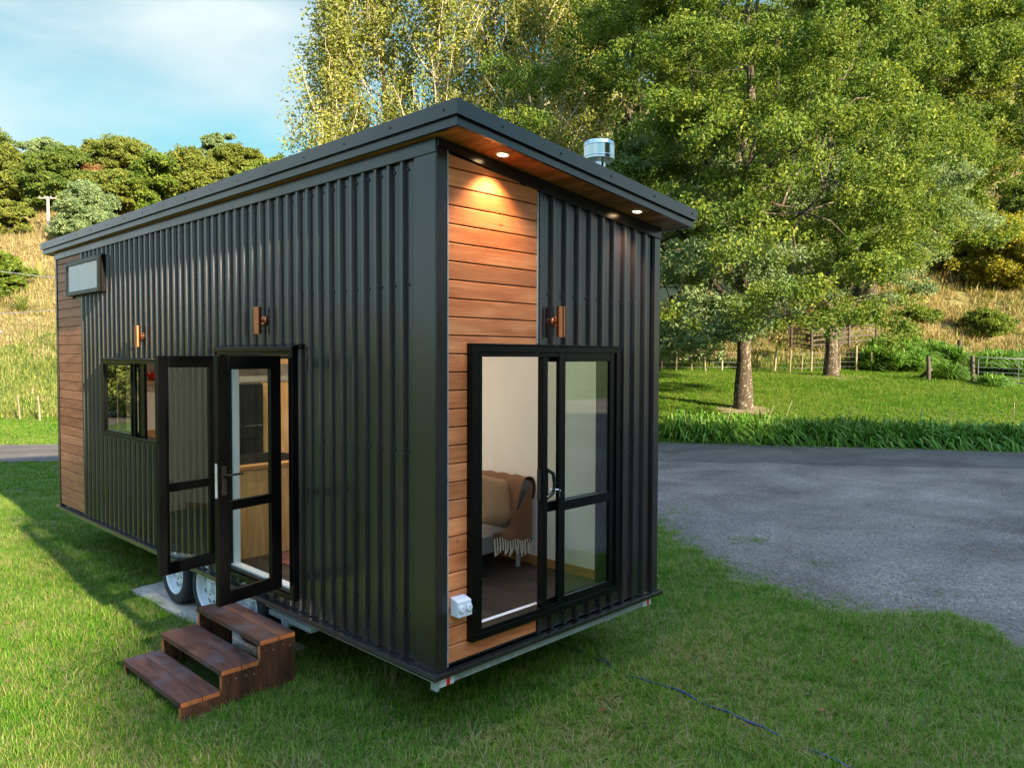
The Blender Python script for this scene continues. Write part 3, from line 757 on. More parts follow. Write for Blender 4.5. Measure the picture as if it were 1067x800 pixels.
for (a, b, c_, d_) in WIN_R:  # far-wall windows, out of view, added as daylight openings for the room
    m = hb(); Pr = lambda q, d, z: (W + d, q, z)
    ring(m, Pr, a - .02, b + .02, c_ - .02, d_ + .02, .04, .04, -.12, .03)
    wr = m.build('added_window', M['alu'], house, .003)
    glazed('window_sash', Pr, a + .022, b - .022, c_ + .022, d_ - .022, .035, .035, -.02, .01, None, wr)

# --- copper wall lamps
def wall_lamp(c, out):
    """up and down light at c on a wall facing out"""
    c = Vector(c); o = Vector(out); a = c + o*.054
    mb = hb()
    mb.lathe([(.001, .026), (.034, .026), (.040, .018), (.040, 0)], c - o*.018, out, 28)
    mb.tube([c, a], .013, 12)
    mb.lathe([(.024, -.110), (.0315, -.110), (.0315, .110), (.024, .110), (.022, .09), (.001, .088)], a, (0, 0, 1), 28)
    mb.lathe([(.001, -.088), (.022, -.09), (.024, -.110)], a, (0, 0, 1), 28)
    mb.lathe([(.0322, -.004), (.0322, .004)], a, (0, 0, 1), 28)
    return mb.build('wall_lamp', M['copper'], house)
wall_lamp((0, 2.19, 2.284), (-1, 0, 0)); wall_lamp((0, 4.80, 2.20), (-1, 0, 0)); wall_lamp((1.113, 0, 2.247), (0, -1, 0))

# --- power inlet
m = hb()
m.hexa([(.108, -.085, .345), (.225, -.085, .345), (.225, -.002, .345), (.108, -.002, .345)], [(.108, -.075, .445), (.225, -.075, .445), (.225, -.002, .465), (.108, -.002, .465)])
for x in (.136, .196):
    m.lathe([(.024, 0), (.024, .010), (.018, .014), (.001, .014)], (x, -.081, .398), (0, -1, .1), 20)
m.build('power_inlet', M['plastic'], house, .006)

# --- trailer
m = hb()
m.box(.02, .030, -.108, W - .06, .075, -.034); m.box(.05, .0755, -.105, .10, L - .1, -.035); m.box(W - .11, .0755, -.105, W - .06, L - .1, -.035)
m.box(1.80, .024, -.112, 1.83, .0295, -.034)
for y in np.arange(.7, L - .2, .9): m.box(.1005, y, -.10, W - .1105, y + .05, -.04)
m.box(.03, 1.55, -.15, .10, 2.2, -.108); m.box(.03, 1.9, -.19, .09, 2.0, -.15)
m.build('trailer_chassis', M['galv'], house, .004)
m = hb(); m.box(-.005, .0, -.118, .022, .06, -.034); m.build('chassis_bracket', M['galv'], house, .006)
for (a, b) in ((.030, .155), (W - .175, W - .065)):
    m = hb(); m.box(a, .012, -.106, b, .0295, -.042)
    for k in range(5): m.box(a + .006 + k*.009, .0095, -.10, a + .010 + k*.009, .0118, -.048)
    for k in range(4): m.box(b - .010 - k*.009, .0095, -.10, b - .006 - k*.009, .0118, -.048)
    m.box((a + b)/2 - .012 + .008, .0085, -.104, (a + b)/2 + .024, .0118, -.044, 1)
    m.build('tail_light', [M['plastic'], M['red']], house, .002)
def wheel(x, y, out):
    zc_ = -.500 + .315 - .0; r = .315
    mb = hb(); c = (x, y, -.185); ax = (out, 0, 0)
    prof = [(.205, .085), (.24, .098), (.285, .100), (.306, .086), (.315, .06), (.315, -.06), (.306, -.086), (.285, -.10), (.20, -.09)]
    mb.lathe(prof, c, ax, 48)
    for k in range(48):                       # tread lugs
        t = 2*math.pi*k/48
        for s0, s1 in ((-.058, -.025), (-.017, .017), (.025, .058)):
            q = [Vector(c) + Vector((out*h, math.cos(t + dt)*rr, math.sin(t + dt)*rr)) for rr in (.310, .3185) for (h, dt) in ((s0, -.04), (s1, -.04), (s1, .04), (s0, .04))]
            mb.hexa(q[:4], q[4:])
    wh = mb.build('wheel', M['rubber'], house)
    rb_ = hb()
    rb_.lathe([(.212, .080), (.214, .094), (.204, .096), (.196, .082), (.190, .050), (.178, .020), (.172, .012), (.150, .022), (.118, .038), (.090, .042), (.062, .034), (.052, .040), (.046, .062), (.030, .070), (.001, .071)], c, ax, 48)
    for k in range(8):
        t = 2*math.pi*(k + .5)/8
        mid = Vector(c) + Vector((out*.0305, math.cos(t)*.148, math.sin(t)*.148)); tg = Vector((0, -math.sin(t), math.cos(t))); rd = Vector((0, math.cos(t), math.sin(t)))
        o_ = Vector((out, 0, 0))
        q = [mid - tg*.013 - rd*.022 + o_*.012, mid + tg*.013 - rd*.022 + o_*.012, mid + tg*.020 + rd*.022 - o_*.004, mid - tg*.020 + rd*.022 - o_*.004]
        rb_.add([p + o_*dz for dz in (0, .006) for p in q], [(0, 1, 2, 3), (4, 5, 6, 7), (0, 1, 5, 4), (2, 3, 7, 6), (1, 2, 6, 5), (0, 3, 7, 4)], 1)
    for k in range(5):
        t = 2*math.pi*k/5; rb_.lathe([(.010, .030), (.010, .052), (.001, .052)], Vector(c) + Vector((0, math.cos(t)*.078, math.sin(t)*.078)), ax, 8, 2)
    rb_.build('rim', [M['rim'], M['blackapp'], M['bolt']], wh)
for y in (4.12, 3.38, 2.62 if 0 else 2.60):
    wheel(.115, y, -1); wheel(W - .115, y, 1)
m = hb()
for y in (4.12, 3.38, 2.60): m.tube([(.2, y, -.185), (W - .2, y, -.185)], .032, 10); m.box(.24, y - .3, -.13, .30, y + .3, -.118)
m.build('axle', M['galv'], house)

# --- kitchen seen through the side door
m = hb(); m.box(.105, 3.45, .002, 1.25, 3.475, .875); m.box(.105, 3.475, .002, .66, 6.5, .875)
kb = m.build('kitchen_bench', M['pine'], house)
m = hb(); m.box(.105, 3.43, .876, 1.27, 4.16, .915); m.box(.105, 4.161, .876, .68, 6.5, .915); m.build('benchtop', M['pine_x'], kb, .003)
m = hb(); m.box(.42, 3.56, .9155, 1.12, 4.08, .925)
for x in (.52, .70, .88, 1.0):
    for y in (3.66, 3.95): m.lathe([(.045, .01), (.045, .022), (.02, .028), (.001, .028)], (x, y, .915), n=16)
for x in np.arange(.44, 1.12, .055): m.box(x, 3.58, .944, x + .012, 4.06, .956)
for y in (3.58, 3.72, 3.88, 4.05): m.box(.44, y, .930, 1.10, y + .012, .943)
m.build('hob', M['iron'], kb)
m = hb(); m.box(1.43, 5.0, .002, 2.329, 5.03, 1.69); m.box(1.45, 4.9975, 1.9, 2.329, 5.03, 2.4)
pw = m.build('pine_partition', M['pine'], house)
m = hb(); m.tube([(1.60, 4.95, 1.385), (1.52, 4.95, 1.385)], .008, 8); m.tube([(1.60, 4.95, 1.385), (1.60, 5.0, 1.385)], .008, 8); m.build('latch', M['stainless'], pw)
m = hb(); m.box(.75, 4.99, 1.69, 2.329, 5.05, 1.755); m.build('loft_beam', M['beam'], house)
m = hb(); m.hexa([(.75, 5.0, 1.756), (1.44, 5.0, 1.756), (1.44, 5.04, 1.756), (.75, 5.04, 1.756)], [(.75, 5.0, 2.4), (1.1, 5.0, 2.4), (1.1, 5.04, 2.4), (.75, 5.04, 2.4)]); m.build('loft_front', M['loft'], house)
m = hb(); m.box(.11, 6.45, 1.97, 2.329, 7.69, 2.02); m.build('loft_floor', M['loft'], house)
m = hb(); m.box(.105, 6.80, .002, 2.329, 6.83, 2.4); m.build('interior_wall', M['lining'], house)
m = hb(); m.box(.45, 6.60, 1.645, 1.7, 6.799, 1.670); m.build('wall_shelf', M['pine_x'], house)
m = hb(); m.box(.45, 6.79, .90, 2.2, 6.799, 1.02); m.build('splashback', M['pine_x'], house)

# ------------------------------------------------------------------ things in the house
fr = empty('fridge', (1.3, 5.1, G), 'tall black appliance behind the kitchen bench, seen through the side door', 'fridge')
m = hb(); m.box(1.14, 4.92, .001, 1.425, 4.985, 1.0) ; m.box(1.14, 4.92, 1.012, 1.425, 4.985, 1.665); m.box(1.15, 4.93, 1.0, 1.42, 4.98, 1.012)
m.build('fridge_door', M['blackapp'], fr, .004)
m = hb(); m.tube([(1.17, 4.905, 1.17), (1.40, 4.905, 1.17)], .006, 8); m.build('handle', M['stainless'], fr)

pot = empty('teapot', (.86, 6.69, G + 1.671), 'red teapot on the kitchen shelf, seen through the open window', 'teapot')
m = hb(); c = (.86, 6.69, 1.6705)
m.lathe([(.05, 0), (.085, .03), (.095, .065), (.080, .11), (.045, .13), (.040, .135)], c, n=28); m.tube([(.78, 6.69, 1.72), (.74, 6.69, 1.76), (.715, 6.69, 1.80)], [.022, .015, .010], 10)
m.tube([(.94, 6.69, 1.70), (.99, 6.69, 1.72), (.99, 6.69, 1.77), (.94, 6.69, 1.785)], .009, 8); m.build('body', M['enamel'], pot)
m = hb(); m.lathe([(.042, .135), (.03, .15), (.008, .156), (.014, .17), (.001, .18)], c, n=20); m.build('lid', M['enamel'], pot)
for i, (x, lab) in enumerate(((.68, 'cream mug on the kitchen shelf, beside the red teapot'), (.585, 'cream mug at the left end of the kitchen shelf'))):
    m = hb(); c = (x, 6.68, 1.6705)
    m.lathe([(.001, .001), (.034, 0), (.040, .02), (.041, .095), (.036, .095), (.034, .01), (.001, .008)], c, n=22)
    m.tube([(x - .038, 6.66, 1.75), (x - .065, 6.65, 1.74), (x - .065, 6.65, 1.70), (x - .038, 6.66, 1.69)], .006, 8)
    setp(m.build('mug', M['cream']), lab, 'mug', 'mugs on the kitchen shelf')
m = hb(); m.box(.62, 2.55, .001, 1.35, 3.38, .010); setp(m.build('rug', M['rug']), 'dark red patterned rug on the floor in front of the pine bench', 'rug')

# sofa along the right wall, its near end towards the sliding door
so_ = empty('sofa', (1.9, 2.1, G), 'grey sofa against the white wall inside the sliding door', 'sofa')
YE = 1.32
def ext_y(mb, prof, y0, y1, mi=0):
    n = len(prof); mb.add([(x, y0, z) for x, z in prof] + [(x, y1, z) for x, z in prof], [tuple(range(n)), tuple(range(2*n - 1, n - 1, -1))] + [(i, n + i, n + (i + 1) % n, (i + 1) % n) for i in range(n)], mi)
m = hb(); ext_y(m, [(1.45, .20), (2.20, .20), (2.22, .30), (2.20, .36), (1.50, .38), (1.44, .34)], YE, 3.1); m.build('seat', M['sofa'], so_, .02)
m = hb(); ext_y(m, [(2.10, .36), (2.225, .25), (2.325, .76), (2.30, .81), (2.19, .84), (2.15, .80)], YE, 3.1); m.build('backrest', M['sofa'], so_, .018)
for (x, y) in ((1.52, YE + .06), (2.16, YE + .05), (1.52, 3.0), (2.16, 3.0)):
    m = hb(); m.tube([(x, y, .001), (x, y, .20)], [.022, .026], 14); m.build('leg', M['galv'], so_)
m = hb(); m.lathe([(.001, .0), (.03, .0), (.03, .025), (.001, .03)], (2.25, YE - .002, .25), (0, -1, 0), 16); m.build('pivot', M['blackapp'], so_)
# blanket over the back and the seat, with its fringe hanging over the seat edge end
bl = empty('throw_blanket', (2.0, YE, G + .38), 'rust coloured blanket with cream fringe draped over the grey sofa', 'blanket')
m = hb(); N = 14
path = [(2.338, .60), (2.335, .80), (2.30, .835), (2.18, .865), (2.125, .80), (2.085, .62), (2.06, .50), (2.045, .45)]
for j in range(N):
    pass
ys = np.linspace(YE - .03, YE + .62, N)
vs = []
for i, (x, z) in enumerate(path):
    for j, y in enumerate(ys):
        wv = .010*math.sin(j*1.7 + i*.9)
        vs.append((x - abs(wv), y + .01*math.sin(i*1.3), z + wv + .006))
m.add(vs, [(i*N + j, i*N + j + 1, (i + 1)*N + j + 1, (i + 1)*N + j) for i in range(len(path) - 1) for j in range(N - 1)], 0, True)
# the flap that falls over the near end
fv = []; K = 9
for i in range(K):
    f = i/(K - 1)
    for j in range(10):
        g = j/9; x = 2.24 - .50*g + .02*f; top = (.80 - .42*min(1, g*1.6)) if g < .62 else .40
        bot = .24 + .10*g + .012*math.sin(g*17)
        fv.append((x, YE - .035 - .012*math.sin(g*9 + f*3), top + (bot - top)*f))
m.add(fv, [(i*10 + j, i*10 + j + 1, (i + 1)*10 + j + 1, (i + 1)*10 + j) for i in range(K - 1) for j in range(9)], 0, True)
b1 = m.build('cloth', M['blanket'], bl)
sm = b1.modifiers.new('Solid', 'SOLIDIFY'); sm.thickness = .008; sm.offset = 0; sb = b1.modifiers.new('Sub', 'SUBSURF'); sb.levels = 2; sb.render_levels = 2
m = hb(); rr = random.Random(4)
for j in range(16):
    g = j/15; x = 2.26 - .50*g; z0_ = .24 + .10*g + .012*math.sin(g*17)
    m.tube([(x, YE - .038, z0_ + .012), (x + rr.uniform(-.006, .006), YE - .046, z0_ - .05), (x + rr.uniform(-.014, .014), YE - .042, z0_ - .125 + rr.uniform(-.02, .02))], [.006, .0065, .009], 6)
m.build('fringe', M['fringe'], bl)
# cushion
m = hb(); n = 14; vs = []
cc = Vector((1.93, YE + .14, .645)); ux = Vector((.955, .05, -.28)).normalized(); uz = Vector((.22, .30, .93)).normalized(); un = ux.cross(uz).normalized(); ux = uz.cross(un)
for sgn in (1, -1):
    for i in range(n):
        for j in range(n):
            a, b = 2*i/(n - 1) - 1, 2*j/(n - 1) - 1
            pin = 1 - .08*(1 - a*a)*abs(b)**3 if 1 else 1
            th = .085*((1 - a**4)*(1 - b**4))**.6
            sx = .235*(1 - .07*(1 - b*b)*a*a*0 - .06*(1 - abs(b)**2)); sy = .235*(1 - .06*(1 - a*a))
            vs.append(cc + ux*a*sx + uz*b*sy + un*sgn*th)
q = n*n
m.add(vs, [(i*n + j, i*n + j + 1, (i + 1)*n + j + 1, (i + 1)*n + j) for i in range(n - 1) for j in range(n - 1)] + [(q + i*n + j, q + (i + 1)*n + j, q + (i + 1)*n + j + 1, q + i*n + j + 1) for i in range(n - 1) for j in range(n - 1)], 0, True)
setp(m.build('cushion', M['cushion']), 'tan square cushion leaning on the sofa beside the rust blanket', 'cushion')

# ------------------------------------------------------------------ entry steps
st = empty('wooden_steps', (-.5, 2.15, 0), 'dark stained three-tread wooden steps on the grass below the side door', 'steps')
YR, YL = 1.600, 2.690
rs = random.Random(11)
for i, (xa, xb, zt) in enumerate(((-.955, -.668, -.393), (-.662, -.372, -.255), (-.366, -.074, -.115))):
    m = hb(); th = .038; mid = xa + .155
    for (a, b) in ((xa, mid - .0015), (mid + .0015, xb)):
        m.val = rs.random()
        m.box(a, YR - .002, zt - th, b, YL + .002, zt)
    # sawn ends show orange
    for (a, b) in ((xa + .004, mid - .004), (mid + .004, xb - .004)): m.box(a, YR - .0035, zt - th + .003, b, YR - .0022, zt - .003, 1)
    m.build('tread', [M['tread'], M['endgrain']], st, .004)
    for (ya, yb, rt) in ((YR, YR + .042, True), (YL - .042, YL, False)):
        m = hb(); zt2 = zt - th - .0005; zlow = -.56
        xs = [xa + .008, xa + .15, xb] if i else [xa + .008, xb]
        for a, b in zip(xs, xs[1:]):
            m.val = rs.random(); m.box(a + .001, ya, zlow, b - .001, yb, zt2)
        m.box(xa + .0065, ya + .003, zlow, xa + .0078, yb - .003, zt2 - .002, 1)
        if rt:
            for a in (xa + .05, xa + .11, xa + .19, xa + .25):
                if i: m.lathe([(.006, 0), (.006, .004), (.001, .004)], (a, ya, zt2 - .045 - .012*math.sin(a*40)), (0, -1, 0), 10, 2)
        m.build('side_panel', [M['stepside'], M['endgrain'], M['bolt']], st, .003)
    m = hb(); m.val = rs.random(); m.box(xb - .04, YR + .043, zt - th - .11, xb - .004, YL - .043, zt - th - .001); m.build('cross_rail', M['stepside'], st, .003)

# concrete slab under the wheels
m = hb(); m.add([(-.115, 4.93, -.56), (.33, 5.02, -.56), (.36, 2.15, -.56), (-.035, 2.10, -.56), (-.115, 4.93, -.500), (.33, 5.02, -.500), (.36, 2.15, -.500), (-.035, 2.10, -.500)],
      [(0, 1, 2, 3), (7, 6, 5, 4), (0, 4, 5, 1), (1, 5, 6, 2), (2, 6, 7, 3), (3, 7, 4, 0)])
setp(m.build('concrete_slab', M['concrete'], None, .006), 'pale rough concrete slab under the trailer wheels', 'slab')

# blue line lying in the grass
m = MB(); hp = [(1.95, .85), (1.98, .667), (1.90, .3), (1.843, -.01), (1.835, -.25), (1.841, -.464), (1.811, -.889), (1.77, -1.2), (1.726, -1.435), (1.66, -1.85), (1.5, -2.6), (1.2, -3.6)]
pts = []
for (a, b) in zip(hp, hp[1:]):
    for k in range(4):
        f = k/4; x = a[0] + (b[0] - a[0])*f; y = a[1] + (b[1] - a[1])*f
        pts.append((x + .010*math.sin(y*7) + .004*math.sin(y*23), y, .030 + .010*math.sin(y*9.1) + .008*math.sin(y*17)))
m.tube(pts, .008, 8); setp(m.build('garden_hose', M['hose']), 'thin blue hose lying in the grass in front of the house', 'hose')

# ================================================================== GROUND, ROAD, DRIVEWAY
us = np.unique(np.concatenate([np.arange(-320, -60, 20), np.arange(-60, 90, 1.5), np.arange(90, 341, 20)]))
vsn = np.unique(np.concatenate([np.arange(-260, -20, 20), np.arange(-20, 22, 3), np.arange(22, 60, 1.0), np.arange(60, 130, 2.0), np.arange(130, 400, 15)]))
UU, VV = np.meshgrid(us, vsn)
ZZ = terrain(UU, VV)
XX = CAM[0] + UD[0]*UU + VD[0]*VV; YY = CAM[1] + UD[1]*UU + VD[1]*VV
nu, nv_ = len(us), len(vsn)
idx = np.arange(nu*nv_).reshape(nv_, nu)
q = np.stack([idx[:-1, :-1], idx[:-1, 1:], idx[1:, 1:], idx[1:, :-1]], -1).reshape(-1, 4)
me = np_mesh('ground', np.stack([XX, YY, ZZ], -1).reshape(-1, 3), q, [M['ground']], smooth=True)
def dryness(u, v):
    """how much of the hillside is dry golden grass"""
    d = np.clip((v - 41)/12, 0, 1)
    n = .5 + .5*np.sin(u*.23 + v*.13 + .6)*np.sin(v*.19 - u*.07)
    right = np.clip((u + 5)/15, 0, 1)
    return np.clip(d*(.55 + .6*n)*(1 - right) + right*np.clip((v - 43)/4, 0, 1)*(.38 + .42*n), 0, 1)
a = me.attributes.new('dry', 'FLOAT', 'POINT'); a.data.foreach_set('value', dryness(UU, VV).ravel().astype(np.float32))
setp(link('ground', me), kind='structure')

rg = np.random.default_rng(12)
def jag(poly, amp, step=.22, seed=0):
    """walk a polygon and roughen it"""
    g = np.random.default_rng(seed); out = []
    n = len(poly)
    for i in range(n):
        a = np.array(poly[i][:2]); b = np.array(poly[(i + 1) % n][:2]); am = poly[i][2] if len(poly[i]) > 2 else amp
        k = max(1, int(np.linalg.norm(b - a)/step)); nrm = np.array([-(b - a)[1], (b - a)[0]]); nrm = nrm/max(1e-6, np.linalg.norm(nrm))
        ph = g.random()*9
        for j in range(k):
            f = j/k; w = math.sin(ph + j*.31)*.6 + math.sin(ph*2 + j*.83)*.4 + g.normal()*.45
            out.append(a + (b - a)*f + nrm*am*w)
    return out
def flat_poly(name, poly, z, mat):
    import bmesh
    bm = bmesh.new(); vs = [bm.verts.new((p[0], p[1], z)) for p in poly]
    f = bm.faces.new(vs); bmesh.ops.triangulate(bm, faces=[f])
    bm.normal_update()
    for f in bm.faces:
        if f.normal.z < 0: f.normal_flip()
    me = bpy.data.meshes.new(name); bm.to_mesh(me); bm.free(); me.materials.append(mat)
    return setp(link(name, me), kind='structure')
def in_poly(x, y, poly):
    p = np.asarray(poly); x = np.asarray(x); y = np.asarray(y); c = np.zeros(x.shape, bool)
    x0, y0 = p[:, 0], p[:, 1]; x1, y1 = np.roll(x0, -1), np.roll(y0, -1)
    for a, b, d, e in zip(x0, y0, x1, y1):
        if b == e: continue
        k = ((b > y) != (e > y)) & (x < (d - a)*(y - b)/(e - b) + a); c ^= k
    return c
road_near = [uv2xy(-60, 19.0), uv2xy(-30, 18.4), uv2xy(-11.5, 18.1), uv2xy(-2, 18.5)]
lawn_edge = [(8.6, 10.2), (8.2, 6.5), (7.3, 4.0), (6.67, 2.75), (5.75, 1.75), (5.12, .80), (4.80, -.26), (4.78, -1.21), (4.74, -2.18), (5.0, -5), (6.2, -10), (8, -18)]
road_far = [uv2xy(48, 20.6), uv2xy(18, 20.6), uv2xy(14, 20.7), uv2xy(4, 23.0), uv2xy(-6, 22.6), uv2xy(-14, 21.6), uv2xy(-30, 21.4), uv2xy(-60, 22.5)]
drive_poly = [(*p, .04) for p in road_near] + [(*p, .26) for p in lawn_edge] + [(26, -26, .1)] + [(*p, .05) for p in road_far]
DRIVE = jag(drive_poly, .1, .25, 4)
flat_poly('driveway', DRIVE, .010, M['gravel'])
seal_near = [uv2xy(-60, 19.1), uv2xy(-30, 18.5), uv2xy(-11.5, 18.2), uv2xy(-2, 18.7), uv2xy(6, 18.3), uv2xy(10.5, 17.6), uv2xy(18, 16.9), uv2xy(48, 15)]
seal_far = [uv2xy(48, 20.3), uv2xy(18, 20.3), uv2xy(14, 20.4), uv2xy(4, 22.7), uv2xy(-6, 22.3), uv2xy(-14, 21.4), uv2xy(-30, 21.2), uv2xy(-60, 22.3)]
flat_poly('road', jag([(*p, .09) for p in seal_near] + [(*p, .05) for p in seal_far], .06, .3, 8), .014, M['asphalt'])

# loose stones along the edge of the gravel
N = 9000
t_ = rg.random(N)*(len(lawn_edge) - 4); i0 = t_.astype(int); le = np.array(lawn_edge)
px_ = le[i0] + (le[i0 + 1] - le[i0])*(t_ - i0)[:, None] + np.stack([np.abs(rg.normal(0, 2.2, N))*rg.random(N) - .15, rg.normal(0, .3, N)], -1)
sz = .006 + .016*rg.random(N)**3
oct_v = np.array([(1, 0, 0), (0, 1, 0), (-1, 0, 0), (0, -1, 0), (0, 0, .7), (0, 0, -.7)]); oct_f = np.array([(0, 1, 4), (1, 2, 4), (2, 3, 4), (3, 0, 4), (1, 0, 5), (2, 1, 5), (3, 2, 5), (0, 3, 5)])
an = rg.random(N)*6.28; cs, sn = np.cos(an), np.sin(an)
V = oct_v[None]*sz[:, None, None]*(.7 + .6*rg.random((N, 6, 3)))
V = np.stack([V[..., 0]*cs[:, None] - V[..., 1]*sn[:, None] + px_[:, None, 0], V[..., 0]*sn[:, None] + V[..., 1]*cs[:, None] + px_[:, None, 1], V[..., 2] + .014], -1)
me = np_mesh('loose_stones', V.reshape(-1, 3), (oct_f[None] + (np.arange(N)*6)[:, None, None]).reshape(-1, 3), [M['stone']], nside=3)
setp(link('loose_stones', me), 'small loose grey stones along the edge of the gravel', 'stones', kind='stuff')

# ------------------------------------------------------------------ grass
def tuft(name, n, hgt, spread, width, mat, seed, lean=.5, segs=3):
    g = np.random.default_rng(seed); vs = []; fs = []; rn = []
    for k in range(n):
        a = g.random()*6.283; r = spread*math.sqrt(g.random()); bx, by = r*math.cos(a), r*math.sin(a)
        d = a + g.normal(0, .9); ln = hgt*(.45 + .75*g.random()); le_ = lean*(.3 + g.random()); w = width*(.7 + .6*g.random())
        px, py = -math.sin(d), math.cos(d); b0 = len(vs); rv = g.random()
        for s in range(segs + 1):
            f = s/segs; out = ln*le_*f*f; z = ln*f*(1 - .35*le_*f); ww = w*(1 - f**1.6)*.5 + .0004
            for sg in (-1, 1): vs.append((bx + math.cos(d)*out + sg*px*ww, by + math.sin(d)*out + sg*py*ww, z - .004)); rn.append(rv)
        for s in range(segs): fs.append((b0 + 2*s, b0 + 2*s + 1, b0 + 2*s + 3, b0 + 2*s + 2))
    return np_mesh(name, vs, fs, [mat], rn)
def scatter(name, label, cat, tufts, pts, scale, seed):
    """one object: the tufts instanced on a cloud of points"""
    g = np.random.default_rng(seed); n = len(pts)
    me = bpy.data.meshes.new(name); me.vertices.add(n); me.vertices.foreach_set('co', np.asarray(pts, np.float32).ravel())
    for nm, arr in (('sc', scale), ('rz', g.random(n)*6.283), ('tilt', g.normal(0, .12, n))):
        a = me.attributes.new(nm, 'FLOAT', 'POINT'); a.data.foreach_set('value', np.asarray(arr, np.float32))
    a = me.attributes.new('pick', 'INT', 'POINT'); a.data.foreach_set('value', g.integers(0, len(tufts), n).astype(np.int32))
    o = link(name, me)
    col = bpy.data.collections.new(name + '_kinds')
    for i, t in enumerate(tufts): col.objects.link(bpy.data.objects.new(f'{name}_kind', t))
    ng = bpy.data.node_groups.new(name, 'GeometryNodeTree')
    ng.interface.new_socket('Geometry', in_out='INPUT', socket_type='NodeSocketGeometry'); ng.interface.new_socket('Geometry', in_out='OUTPUT', socket_type='NodeSocketGeometry')
    N_ = ng.nodes; K = ng.links
    gi = N_.new('NodeGroupInput'); go = N_.new('NodeGroupOutput'); ip = N_.new('GeometryNodeInstanceOnPoints'); ci = N_.new('GeometryNodeCollectionInfo')
    ci.inputs['Collection'].default_value = col; ci.inputs['Separate Children'].default_value = True; ci.inputs['Reset Children'].default_value = True
    mp_ = N_.new('GeometryNodeMeshToPoints')
    def na(nm, ty):
        nd = N_.new('GeometryNodeInputNamedAttribute'); nd.data_type = ty; nd.inputs[0].default_value = nm; return nd.outputs['Attribute']
    cx = N_.new('ShaderNodeCombineXYZ'); K.new(na('tilt', 'FLOAT'), cx.inputs[0]); K.new(na('rz', 'FLOAT'), cx.inputs[2])
    K.new(gi.outputs[0], mp_.inputs[0]); K.new(mp_.outputs[0], ip.inputs['Points']); K.new(ci.outputs[0], ip.inputs['Instance']); ip.inputs['Pick Instance'].default_value = True
    K.new(na('pick', 'INT'), ip.inputs['Instance Index']); K.new(cx.outputs[0], ip.inputs['Rotation']); K.new(na('sc', 'FLOAT'), ip.inputs['Scale']); K.new(ip.outputs[0], go.inputs[0])
    md = o.modifiers.new('Scatter', 'NODES'); md.node_group = ng
    return setp(o, label, cat, kind='stuff')

def frustum_pts(n, v0, v1, seed, margin=.06, p=1.0):
    g = np.random.default_rng(seed)
    v = np.sqrt(v0*v0 + (v1*v1 - v0*v0)*g.random(n)**p); u = (g.random(n)*2 - 1)*(.667 + margin)*v
    x, y = uv2xy(u, v); return u, v, x, y
def house_mask(x, y): return (x > .9) & (x < W - .5) & (y > 1.6) & (y < L - .6)
def slab_mask(x, y): return (x > -.09 + .04*np.sin(y*9)) & (x < .34) & (y > 2.15) & (y < 4.95)
def steps_mask(x, y): return (x > -.9) & (x < -.1) & (y > 1.66) & (y < 2.62)
def wear(x, y): return .5 + .5*np.sin(x*1.9 + 1.1*np.sin(y*1.3))*np.sin(y*2.3 + .8*np.sin(x*2.1))

T_near = [tuft('grass_tuft', 30, .050, .055, .0036, M['grass'], s, .75) for s in range(5)] + [tuft('grass_tuft', 16, .085, .045, .0040, M['grass'], s, .9) for s in (7, 8)]
T_near = T_near*2 + [tuft('grass_tuft', 9, .045, .03, .016, M['weed'], 15, 1.1), tuft('grass_tuft', 9, .050, .06, .014, M['weed'], 16, 1.2), tuft('grass_tuft', 14, .075, .09, .0035, M['straw'], 17, 1.7), tuft('grass_tuft', 12, .06, .10, .0035, M['straw'], 18, 1.9)]
U, Vv, X_, Y_ = frustum_pts(140000, 3.6, 13.5, 1, .08, 1.25)
ok = ~in_poly(X_, Y_, DRIVE) & ~house_mask(X_, Y_) & ~slab_mask(X_, Y_) & ~steps_mask(X_, Y_)
ok &= (rg.random(len(X_)) < .55 + .45*wear(X_, Y_))
X_, Y_ = X_[ok], Y_[ok]
sc = .45 + .5*rg.random(len(X_)) + .45*wear(X_*.7 + 3, Y_*.7) + .25*wear(X_*2.3, Y_*2.1 + 1)
print('near tufts', len(X_))
scatter('lawn_grass', 'uncut green lawn around the tiny house', 'grass', T_near, np.stack([X_, Y_, np.zeros(len(X_))], -1), sc, 1)
T_mid = [tuft('grass_tuft', 26, .075, .12, .011, M['mown'], 20 + s, .8, 2) for s in range(4)]
U, Vv, X_, Y_ = frustum_pts(60000, 13, 44, 2, .05, 1.15)
ok = ~in_poly(X_, Y_, DRIVE) & ~house_mask(X_, Y_) & ~((Vv > 33) & (U < -14))
X_, Y_, U, Vv = X_[ok], Y_[ok], U[ok], Vv[ok]
scatter('mown_grass', 'mown green lawn beyond the road', 'grass', T_mid, np.stack([X_, Y_, terrain(U, Vv)], -1), (.75 + .6*rg.random(len(X_)))*np.clip(Vv/24, .7, 1.5), 2)
